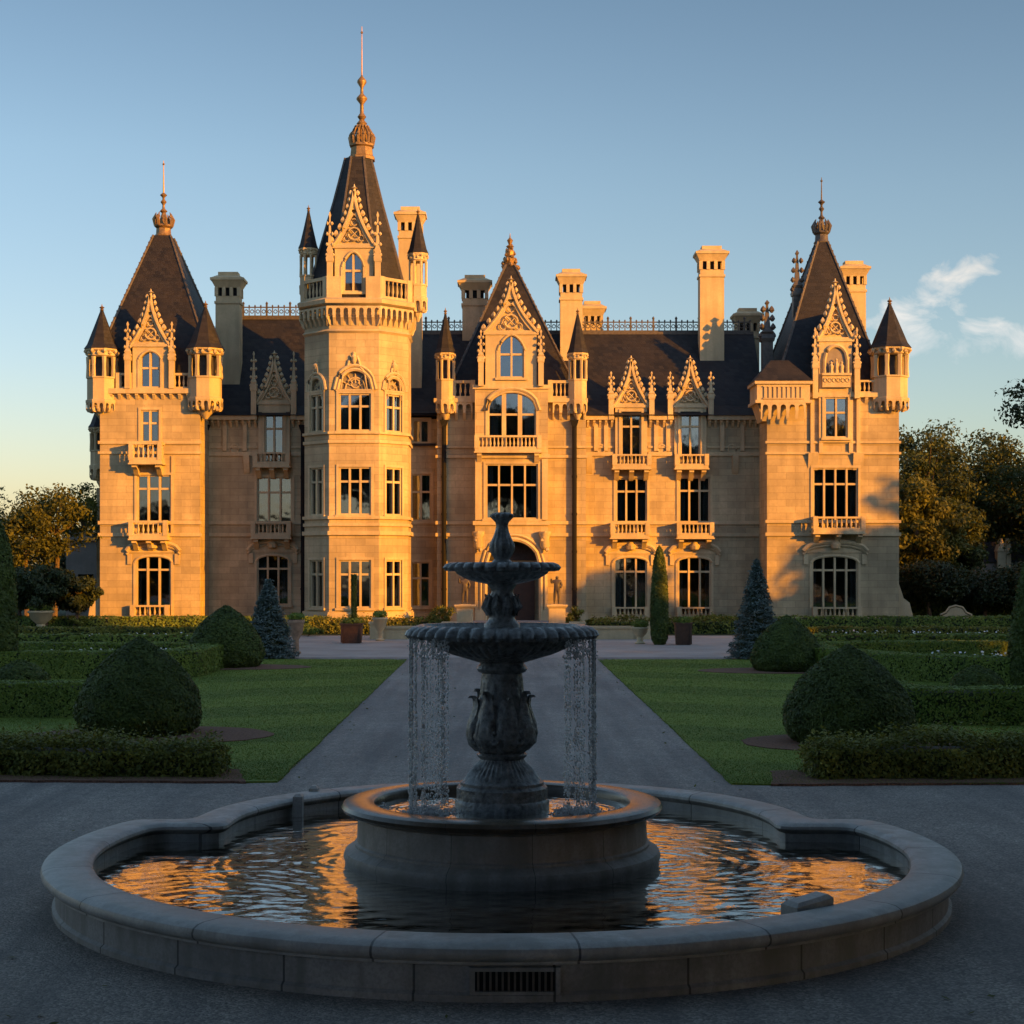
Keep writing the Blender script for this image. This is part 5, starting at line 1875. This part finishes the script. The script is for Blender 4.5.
def figure(name, label, x, y, z, h=1.75):
    """standing figure grown from a skeleton"""
    pts = [(0, 0, .52), (0, 0, .66), (.0, -.01, .80), (0, 0, .86), (0, -.02, .93),
           (.055, 0, .48), (.06, -.03, .28), (.055, .0, .05), (.06, -.06, .02),
           (-.055, 0, .48), (-.08, .01, .28), (-.09, .04, .05), (-.1, -.02, .02),
           (.11, 0, .80), (.17, -.02, .66), (.12, -.1, .56), (-.11, 0, .80), (-.2, -.02, .74), (-.2, -.08, .90), (0, -.01, .98)]
    ed = [(0, 1), (1, 2), (2, 3), (3, 4), (4, 19), (0, 5), (5, 6), (6, 7), (7, 8), (0, 9), (9, 10), (10, 11), (11, 12), (2, 13), (13, 14), (14, 15), (2, 16), (16, 17), (17, 18)]
    rad = [.085, .075, .095, .03, .055, .06, .042, .026, .022, .06, .042, .026, .022, .045, .034, .024, .045, .034, .024, .04]
    me = bpy.data.meshes.new(name)
    me.from_pydata([(a * h, b * h, c * h) for a, b, c in pts], ed, [])
    rad = [r_ * 1.25 for r_ in rad]
    o = bpy.data.objects.new(name, me)
    COL.objects.link(o)
    sk = o.modifiers.new('skin', 'SKIN')
    for v, r in zip(me.skin_vertices[0].data, rad):
        v.radius = (r * h, r * h)
    me.skin_vertices[0].data[0].use_root = True
    o.modifiers.new('sub', 'SUBSURF').levels = 2
    dg = bpy.context.evaluated_depsgraph_get()
    m2 = bpy.data.meshes.new_from_object(o.evaluated_get(dg))
    bpy.data.objects.remove(o, do_unlink=True)
    m2.name = name
    V = np.array([v.co for v in m2.vertices]) + np.array([x, y, z])
    r = finish(name, m2, 'bronze', None, 60, V)
    return tag(r, label, 'statue')


def plinth(label, x, y, w, h):
    mb = MB()
    mb.box(x - w / 2 - .1, x + w / 2 + .1, y - w / 2 - .1, y + w / 2 + .1, 0, .2)
    mb.box(x - w / 2, x + w / 2, y - w / 2, y + w / 2, .2, h - .25)
    mb.frus(x - w / 2 - .02, x + w / 2 + .02, y - w / 2 - .02, y + w / 2 + .02, h - .25, x - w / 2 - .14, x + w / 2 + .14, y - w / 2 - .14, y + w / 2 + .14, h - .12)
    mb.box(x - w / 2 - .14, x + w / 2 + .14, y - w / 2 - .14, y + w / 2 + .14, h - .12, h - .03)
    mb.box(x - w * .36, x + w * .36, y - w * .36, y + w * .36, h - .03, h + .0)
    return tag(mb.build('plinth', 'trim', None), label, 'plinth')


for px, lab in ((465, 'left'), (557, 'right')):
    x = tpx(px, 101)
    plinth(f'square stone plinth carrying the standing statue {lab} of the entrance', x, 101, 1.0, 1.85)
    figure('statue', f'small weathered standing figure on the stone plinth {lab} of the entrance', x, 101, 1.85, 1.75)


def planter(label, x, y, w, h, mat, plant=None, round_=False):
    root = thing('planter', label, 'planter', (x, y, 0))
    mb = MB()
    if round_:
        mb.lathe([(w * .3, 0), (w * .34, .06), (w * .2, .14), (w * .18, h * .4), (w * .42, h * .62), (w * .5, h * .88), (w * .56, h * .92), (w * .54, h), (w * .44, h), (w * .42, h * .85)], (x, y), 16, .008)
    else:
        mb.frus(x - w * .42, x + w * .42, y - w * .42, y + w * .42, .008, x - w * .5, x + w * .5, y - w * .5, y + w * .5, h)
        mb.box(x - w * .54, x + w * .54, y - w * .54, y + w * .54, h, h + .08)
        for s in (-1, 1):
            mb.box(x + s * w * .44 - .05, x + s * w * .44 + .05, y - w * .52, y - w * .4, .05, h)
    mb.build('pot', mat, root)
    if plant:
        n = 700
        d = unit(RNG.normal(0, 1, (n, 3)))
        P = np.array([x, y, h + plant * .35]) + d * np.array([w * .6, w * .6, plant * .5]) * RNG.uniform(.5, 1, (n, 1))
        P[:, 2] = np.maximum(P[:, 2], h * .9)
        leafy(root, 'foliage', P, d, .06, 'box', .6)
    return root


planter('dark wooden tub with a thin stem plant in front of the tower', tpx(352, 89), 89, 1.15, 1.0, 'wood', .5)
planter('brown square tub on the paving right of the column cypress', tpx(683, 87), 87, .85, 1.1, 'wood', .5)
planter('pale stone pot of flowers in front of the tower', tpx(380, 92), 92, .8, 1.3, 'trim', .5, True)
planter('stone urn in the left garden beside the dark clipped tree', tpx(41, 103), 103, 1.5, 1.4, 'trim', .5, True)
planter('stone pot on the terrace edge left of the column cypress', tpx(640, 88), 88, .85, .9, 'trim', .5, True)
planter('rose-grey carved urn beside the left blue conifer', tpx(296, 78), 78, .75, 1.6, 'terracotta', .4, True)
mb = MB()
x, y = tpx(354, 89), 89.0
mb.tube([(x, y, .9), (x, y, 2.4), (x, y, 3.5)], [.08, .11, .04], 8)
n = 1500
a, z = RNG.uniform(0, 2 * PI, n), RNG.uniform(1.2, 3.7, n)
V, F_ = leaf_arrays(np.stack([x + .13 * np.cos(a), y + .13 * np.sin(a), z], 1), np.stack([np.cos(a), np.sin(a), a * 0 + .4], 1), .08, .5)
o = np_mesh('column_shrub', V, F_, 'yew')
tag(o, 'thin clipped column shrub growing from the dark tub before the tower', 'shrub')
tag(mb.build('stem', 'bark', o))


def low_wall(label, x0, x1, y, h=.75):
    mb = MB()
    mb.box(x0, x1, y - .25, y + .25, 0, h - .14)
    mb.box(x0 - .05, x1 + .05, y - .32, y + .32, h - .14, h)
    for x in (x0 + .3, x1 - .3):
        mb.box(x - .4, x + .4, y - .4, y + .4, .01, h + .12)
        mb.box(x - .46, x + .46, y - .46, y + .46, h + .12, h + .24)
    return tag(mb.build('terrace_wall', 'trim', None), label, 'low wall')


low_wall('low pale terrace wall in front of the tower and statue', tpx(372, 94), tpx(455, 94), 94)
low_wall('low pale terrace wall right of the entrance before the flower border', tpx(572, 94), tpx(648, 94), 94)
for lab, xa, xb in (('clipped low border at the foot of the right wing wall', tpx(590, 103), tpx(745, 103)), ('clipped low border at the foot of the tower and recess', tpx(312, 104), tpx(435, 104))):
    hedge('border_hedge', lab, [(xa, 103), ((xa + xb) / 2, 103.2), (xb, 103)], 1.6, .8, 'shrub', 120, .1, .07, loose=True)

# bench far right
root = thing('garden_bench', 'white ornate garden bench under the dark trees at right', 'bench', (tpx(957, 112), 112, 0))
bx = tpx(957, 112)
mb = MB()
mb.box(bx - 1.1, bx + 1.1, 111.7, 112.3, .42, .5)
mb.build('seat', 'trim', root)
mb = MB()
pts = [(bx + a, 112.25, .5 + b) for a, b in ((-1.05, 0), (-1.05, .4), (-.7, .55), (-.45, .9), (0, 1.02), (.45, .9), (.7, .55), (1.05, .4), (1.05, 0))]
mb.tube(pts, .07, 6)
mb.prism([(bx + a, .52 + b * .92) for a, b in ((-.9, 0), (.9, 0), (.9, .35), (.62, .5), (.4, .85), (0, .97), (-.4, .85), (-.62, .5), (-.9, .35))], 112.22, 112.3)
mb.build('backrest', 'trim', root)
for s in (-1, 1):
    mb = MB()
    mb.box(bx + s * .95 - .1, bx + s * .95 + .1, 111.72, 112.28, -.005, .42)
    mb.build('leg', 'trim', root)

# stone annexe left, lodge right
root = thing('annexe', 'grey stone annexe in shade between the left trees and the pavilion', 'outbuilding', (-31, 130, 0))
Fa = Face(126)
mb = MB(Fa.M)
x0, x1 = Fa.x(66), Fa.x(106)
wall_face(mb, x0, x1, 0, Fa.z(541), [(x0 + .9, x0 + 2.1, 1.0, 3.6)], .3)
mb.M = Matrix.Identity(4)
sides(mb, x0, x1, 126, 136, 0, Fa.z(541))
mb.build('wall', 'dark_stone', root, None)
mb = MB(Fa.M)
mb.box(x0 - .2, x1 + .2, -.25, .05, Fa.z(541), Fa.z(537))
mb.box(x0 + .02, x1, .3, 9.9, Fa.z(537) - .01, Fa.z(532))
mb.lathe([(.25, 0), (.18, .5), (.4, .7), (.1, 1.2), (.02, 1.6)], (x0 + .3, .3), 8, Fa.z(537))
mb.build('cornice', 'dark_stone', root)
mb = MB(Fa.M)
mb.box(x0 + .9, x0 + 2.1, .2, .23, 1.0, 3.6)
mb.build('window', 'glass', root, None)
mb = MB(Fa.M)
mb.box(Fa.x(86), x1, 3.0, 9.5, Fa.z(537), Fa.z(512))
mb.frus(Fa.x(85.5), x1 + .2, 2.8, 9.6, Fa.z(512), Fa.x(90), x1 - .5, 4.5, 8, Fa.z(503))
mb.build('upper_block', 'dark_stone', root, None)

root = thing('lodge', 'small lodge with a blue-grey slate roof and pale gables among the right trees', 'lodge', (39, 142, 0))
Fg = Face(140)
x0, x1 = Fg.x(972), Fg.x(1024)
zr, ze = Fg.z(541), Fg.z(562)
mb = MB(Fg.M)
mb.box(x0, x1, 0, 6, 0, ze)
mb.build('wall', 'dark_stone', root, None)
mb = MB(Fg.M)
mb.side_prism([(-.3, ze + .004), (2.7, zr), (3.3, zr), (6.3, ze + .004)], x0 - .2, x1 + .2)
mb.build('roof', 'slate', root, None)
for px, w in ((974, .35), (1000, .7), (1007, .4)):
    mb = MB(Fg.M)
    x = Fg.x(px)
    mb.box(x - w / 2, x + w / 2, -.5, .3, ze - .5, ze + .9)
    mb.prism([(x - w / 2 - .06, ze + .9), (x + w / 2 + .06, ze + .9), (x, ze + 2.0)], -.55, .35)
    mb.build('gable', 'trim', root, None)

# ------------------------------------------------------------------ the pool
PC = (0.0, 20.65)
PR, RC, RR, YS = 5.54, (0.0, 22.7), 4.3, 22.85


def pool_outline(off):
    """outline of the pool shifted inwards by off; always the same number of points"""
    R, r, ys = PR - off, RR - off, YS - off
    xa = math.sqrt(R * R - (ys - PC[1]) ** 2)
    xb = math.sqrt(max(r * r - (ys - RC[1]) ** 2, 0))
    a0 = math.atan2(ys - PC[1], xa)
    pts = []
    n = 120
    for i in range(n + 1):                         # round the front, right to left
        a = a0 - (PI + 2 * a0) * i / n
        pts.append((PC[0] + R * math.cos(a), PC[1] + R * math.sin(a)))
    for i in range(1, 6):                          # left shoulder
        t = i / 6
        pts.append((-xa + (xa - xb) * t, ys))
    b0 = math.atan2(ys - RC[1], -xb)
    b1 = math.atan2(ys - RC[1], xb)
    m = 70
    for i in range(m + 1):                         # rear bay
        a = b0 + (b1 - b0) * i / m if b0 > b1 else (b0 % (2 * PI)) + (b1 - b0 % (2 * PI)) * i / m
        pts.append((RC[0] + r * math.cos(a), RC[1] + r * math.sin(a)))
    for i in range(1, 6):
        t = i / 6
        pts.append((xb + (xa - xb) * t, ys))
    P = np.array(pts)
    for _ in range(2):                             # ease the outer corners
        P = P * .5 + .25 * (np.roll(P, 1, 0) + np.roll(P, -1, 0))
    return P


def sweep(prof, name, mat, parent):
    rings = [np.column_stack([pool_outline(o), np.full(len(pool_outline(o)), z)]) for o, z in prof]
    k, n = len(rings), len(rings[0])
    V = np.concatenate(rings)
    F = []
    for j in range(k - 1):
        for i in range(n):
            i2 = (i + 1) % n
            F.append((j * n + i, (j + 1) * n + i, (j + 1) * n + i2, j * n + i2))
    return np_mesh(name, V, F, mat, parent, 38)


pool = thing('fountain_pool', 'low wide lobed stone pool wall round the fountain on the gravel', 'pool', (0, 20.65, 0))
sweep([(.1, -.02), (.1, .06), (.14, .09), (.14, .335), (.1, .345)], 'wall', 'pool', pool)
sweep([(.1, .345), (.05, .36), (.05, .385), (.015, .40), (-.02, .43), (-.03, .47), (-.01, .515), (.05, .545), (.14, .557), (.44, .557), (.52, .548), (.565, .515), (.572, .48), (.55, .44), (.52, .42), (.50, .41), (.50, -.05)], 'coping', 'coping', pool)
# drain grating in the front wall
yf = PC[1] - PR + .14
gx0, gx1 = -.25, .49
mb = MB()
mb.box(gx0 - .05, gx1 + .05, yf - .035, yf + .12, .285, .325)
mb.box(gx0 - .05, gx1 + .05, yf - .035, yf + .12, .07, .1)
for x in (gx0 - .05, gx1):
    mb.box(x, x + .05, yf - .033, yf + .12, .1, .285)
o = mb.build('drain_frame', 'pool', pool, None)
mb = MB()
mb.box(gx0, gx1, yf + .0, yf + .012, .1, .285)
mb.build('drain_shade_plate', 'iron', o, None)  # near-black plate on the solid wall, the hole's darkness as colour
mb = MB()
for i in range(13):
    x = gx0 + .03 + (gx1 - gx0 - .06) * i / 12
    mb.box(x - .011, x + .011, yf - .028, yf - .006, .1, .285)
mb.build('drain_grate', 'lead', o, None)
# small blocks on and by the coping
mb = MB()
c, r_ = Vector((3.12, 16.95)), math.radians(30)
mb.M = Matrix.Translation((c.x, c.y, 0)) @ Matrix.Rotation(r_, 4, 'Z')
mb.loft([[(-.22, -.13, .2), (.26, -.13, .2), (.26, .13, .2), (-.22, .13, .2)], [(-.22, -.13, .56), (.26, -.13, .62), (.26, .13, .62), (-.22, .13, .56)], [(-.17, -.09, .60), (.22, -.09, .655), (.22, .09, .655), (-.17, .09, .60)]])
mb.build('overflow_block', 'coping', pool, 30)
for x, y in ((-2.92, 25.62), (-3.05, 24.7)):
    mb = MB()
    mb.loft([[(x - .07, y - .1, -.05), (x + .07, y - .1, -.05), (x + .07, y + .1, -.05), (x - .07, y + .1, -.05)], [(x - .07, y - .1, .6), (x + .07, y - .1, .6), (x + .07, y + .1, .6), (x - .07, y + .1, .6)], [(x - .03, y - .05, .64), (x + .03, y - .05, .64), (x + .03, y + .05, .64), (x - .03, y + .05, .64)]])
    mb.build('inlet_post', 'coping', pool, 30)

# ------------------------------------------------------------------ the fountain
FX, FY = 0.0, 20.9
fount = thing('fountain', 'dark weathered two-bowl stone fountain standing in the middle of the pool', 'fountain', (FX, FY, 0))
mb = MB()
mb.lathe([(1.98, -.05), (1.98, .34), (2.0, .40), (1.98, .47), (1.9, .52), (1.86, .54), (1.86, .57), (1.83, .59), (1.82, .90), (1.86, .93)], (FX, FY), 96, 0, cap=False)
mb.build('basin', 'basin', fount, 40)
mb = MB()
mb.lathe([(1.86, .93), (1.94, .945), (2.0, .975), (2.025, 1.02), (2.0, 1.065), (1.94, 1.085), (1.66, 1.085), (1.62, 1.07), (1.6, 1.03), (1.6, .85)], (FX, FY), 96, 0, cap=False)
mb.build('basin_rim', 'basin_wet', fount, 40)
mb = MB()
mb.lathe([(.60, .8), (.60, 1.06), (.585, 1.09), (.575, 1.10), (.575, 1.24), (.55, 1.265), (.53, 1.275), (.53, 1.31), (.50, 1.33), (.46, 1.37, .03, 40), (.37, 1.48, .05, 40), (.29, 1.56, .05, 40), (.275, 1.60), (.31, 1.63), (.32, 1.655), (.29, 1.68)], (FX, FY), 80)
mb.build('pedestal_base', 'fount', fount, 35)
mb = MB()
mb.lathe([(.285, 1.68), (.33, 1.72, .08, 16), (.40, 1.80, .13, 16), (.425, 1.92, .15, 16), (.41, 2.04, .15, 16), (.36, 2.16, .13, 16), (.305, 2.28, .10, 16), (.275, 2.42, .04, 16), (.262, 2.62), (.255, 2.68), (.30, 2.70), (.325, 2.74), (.30, 2.78), (.275, 2.80), (.30, 2.85)], (FX, FY), 96)
mb.build('pedestal', 'fount', fount, 45)
mb = MB()
for i in range(8):                                 # acanthus leaves round the swelling
    a = i * PI / 4 + .2
    ca, sa = math.cos(a), math.sin(a)
    path = [(.30, 1.70), (.385, 1.78), (.42, 1.90), (.405, 2.04), (.355, 2.18), (.325, 2.28 + .05 * (i % 2)), (.335, 2.36 + .07 * (i % 2)), (.375, 2.40 + .07 * (i % 2)), (.395, 2.37 + .06 * (i % 2))]
    wid = [.08, .13, .15, .14, .115, .09, .07, .045, .015]
    rings = []
    for (r, z), w in zip(path, wid):
        row = []
        for t, bulge in ((-1, 0), (-.5, .025), (0, .045), (.5, .025), (1, 0), (.5, -.03), (0, -.035), (-.5, -.03)):
            jag = 1 + .2 * math.sin(z * 70)
            row.append((FX + ca * (r + bulge) - sa * w * t * jag * .9, FY + sa * (r + bulge) + ca * w * t * jag * .9, z))
        rings.append(row)
    mb.loft(rings)
    # small scroll between two leaves
    b = a + PI / 8
    for k in range(14):
        th = k * .6
        rr = .11 * (1 - k / 15)
        mb.ball((FX + math.cos(b + rr * math.cos(th) / .43) * .415, FY + math.sin(b + rr * math.cos(th) / .43) * .415, 1.88 + rr * math.sin(th)), .03, 5)
mb.build('acanthus_leaves', 'fount', fount, 50)
mb = MB()                                          # big bowl with a gadrooned lip
N_ = 44
mb.lathe([(.30, 2.82), (.42, 2.86, .05, N_), (.62, 2.92, .06, N_), (.80, 3.00, .06, N_), (.90, 3.07, .05, N_), (.94, 3.10), (.95, 3.12), (1.10, 3.12), (1.165, 3.125, .05, N_), (1.195, 3.17, .065, N_), (1.17, 3.225, .06, N_), (1.11, 3.27, .045, N_), (1.05, 3.295), (1.0, 3.292), (.97, 3.25), (.6, 3.12), (.05, 3.05)], (FX, FY), 264)
mb.build('lower_bowl', 'fount', fount, 40)
mb = MB()
mb.lathe([(.23, 3.05), (.23, 3.30), (.19, 3.34), (.165, 3.38), (.165, 3.40), (.18, 3.43, .08, 14), (.195, 3.50, .16, 14), (.185, 3.58, .16, 14), (.155, 3.66, .1, 14), (.14, 3.70), (.14, 3.74), (.17, 3.78), (.2, 3.82)], (FX, FY), 56)
for i in range(10):
    a = i * PI / 5
    mb.tube([(FX + .17 * math.cos(a), FY + .17 * math.sin(a), 3.42), (FX + .225 * math.cos(a), FY + .225 * math.sin(a), 3.52), (FX + .185 * math.cos(a), FY + .185 * math.sin(a), 3.64), (FX + .215 * math.cos(a), FY + .215 * math.sin(a), 3.68)], [.035, .045, .03, .015], 6)
mb.build('upper_pedestal', 'fount', fount, 45)
mb = MB()
N_ = 28
mb.lathe([(.2, 3.81), (.32, 3.835, .05, N_), (.46, 3.88, .06, N_), (.56, 3.94, .05, N_), (.59, 3.965), (.60, 3.975), (.665, 3.97), (.70, 3.98, .07, N_), (.715, 4.02, .1, N_), (.69, 4.06, .08, N_), (.65, 4.085), (.61, 4.085), (.58, 4.05), (.3, 3.97), (.05, 3.93)], (FX, FY), 168)
mb.build('upper_bowl', 'fount', fount, 40)
mb = MB()
mb.lathe([(.14, 3.93), (.14, 4.08), (.10, 4.12), (.105, 4.14), (.125, 4.18, .1, 12), (.152, 4.25, .18, 12), (.145, 4.32, .16, 12), (.11, 4.40, .12, 12), (.085, 4.48, .06, 12), (.075, 4.55), (.085, 4.59), (.115, 4.63, .14, 12), (.135, 4.66, .26, 12), (.13, 4.69, .26, 12), (.09, 4.715), (.05, 4.70)], (FX, FY), 60)
mb.build('vase_finial', 'fount', fount, 45)

# ------------------------------------------------------------------ water
BZ = .965


def ripples(X, Y, src):
    Z = np.zeros_like(X)
    for sx, sy, amp, lam, dec in src:
        d = np.hypot(X - sx, Y - sy)
        Z += amp * np.cos(2 * PI * d / lam + sx * 3) * np.exp(-d / dec)
    for i in range(26):
        a = RNG.uniform(0, 2 * PI)
        lam = RNG.uniform(.2, .85)
        Z += .0006 * lam ** .9 * np.sin((X * math.cos(a) + Y * math.sin(a)) * 2 * PI / lam + RNG.uniform(0, 6))
    return Z


def water_grid(name, xs, ys, z, keep, src, kind):
    X, Y = np.meshgrid(xs, ys)
    Z = z + ripples(X, Y, src)
    V = np.stack([X.ravel(), Y.ravel(), Z.ravel()], 1)
    nx, ny = len(xs), len(ys)
    idx = np.arange(nx * ny).reshape(ny, nx)
    F = np.stack([idx[:-1, :-1].ravel(), idx[:-1, 1:].ravel(), idx[1:, 1:].ravel(), idx[1:, :-1].ravel()], 1)
    mid = V[F].mean(1)
    F = F[keep(mid)]
    used = np.unique(F)
    mp = np.full(len(V), -1)
    mp[used] = np.arange(len(used))
    return tag(np_mesh(name, V[used], mp[F], 'water', None, 180), kind=kind)


def in_pool(P):
    a = (np.hypot(P[:, 0] - PC[0], P[:, 1] - PC[1]) < PR - .3) & (P[:, 1] < YS - .15)
    b = np.hypot(P[:, 0] - RC[0], P[:, 1] - RC[1]) < RR - .3
    return (a | b) & (np.hypot(P[:, 0] - FX, P[:, 1] - FY) > 1.9)


water_grid('pool_water', np.arange(-5.5, 5.5, .03), np.arange(15.2, 27, .03), .30, in_pool,
           [(FX - 1.9, FY, .0014, .22, 2.6), (FX + 1.9, FY, .0014, .22, 2.6), (FX, FY, .0014, .30, 4.0), (2.6, 17, .0008, .2, 2), (-3.3, 18.4, .0012, .25, 2)], 'structure')
water_grid('basin_water', np.arange(-1.7, 1.7, .02) + FX, np.arange(-1.7, 1.7, .02) + FY, BZ, lambda P: (np.hypot(P[:, 0] - FX, P[:, 1] - FY) < 1.62),
           [(FX - .95, FY, .004, .12, .6), (FX + .9, FY, .004, .12, .6)], 'structure')


def droplets(name, spots, label=None):
    """strings of drops falling from the lip of the big bowl"""
    base = np.array([(1, 0, 0), (-1, 0, 0), (0, 1, 0), (0, -1, 0), (0, 0, 1), (0, 0, -1)], float)
    tri = np.array([(0, 2, 4), (2, 1, 4), (1, 3, 4), (3, 0, 4), (2, 0, 5), (1, 2, 5), (3, 1, 5), (0, 3, 5)])
    V, F = [], []
    k = 0
    for (x, y, z0, z1, n, sp, rad) in spots:
        t = np.sort(RNG.uniform(0, 1, n))
        z = z0 - (z0 - z1) * t
        px_ = x + RNG.normal(0, sp * (.35 + t), n)
        py_ = y + RNG.normal(0, sp * (.35 + t), n)
        r = rad * RNG.uniform(.45, 1.25, n)
        st = RNG.uniform(1.0, 2.6, n)
        for i in range(n):
            V.append(base * np.array([r[i], r[i], r[i] * st[i]]) + np.array([px_[i], py_[i], z[i]]))
            F.append(tri + k)
            k += 6
    return tag(np_mesh(name, np.concatenate(V), np.concatenate(F), 'drop', None, 180), kind='stuff')


for s in (-1, 1):
    sp = []
    lo, hi = (.68, 1.17) if s < 0 else (.82, 1.19)
    for i in range(26 if s < 0 else 20):
        xx = RNG.uniform(lo, hi)
        yy = math.sqrt(max(0, 1.185 ** 2 - xx ** 2)) * (1 if RNG.uniform() < .45 else -1)
        edge = xx > hi - .1
        sp.append((FX + s * xx * .99, FY + yy * .99, 3.13, BZ, int(RNG.uniform(70, 150)) * (2 if edge else 1), .010, .0105))
    for k in (hi - .02, hi - .05):
        yy = math.sqrt(max(0, 1.185 ** 2 - k * k))
        sp.append((FX + s * k, FY - yy, 3.13, BZ, 300, .009, .012))
    # fringe of drops under the lip, splash at the foot
    for i in range(26):
        xx = RNG.uniform(.66 if s < 0 else .78, 1.18)
        yy = -math.sqrt(max(0, 1.185 ** 2 - xx ** 2))
        sp.append((FX + s * xx * .99, FY + yy * .99, 3.14, 2.9, 14, .014, .0105))
    for i in range(150):
        a, r = RNG.uniform(0, 2 * PI), abs(RNG.normal(0, .16))
        sp.append((FX + s * .93 + r * 1.5 * math.cos(a), FY - .35 + r * math.sin(a), BZ + .09 * RNG.uniform(.1, 1) ** 2, BZ - .003, 14, .03, .009))
    droplets('falling_water', sp)
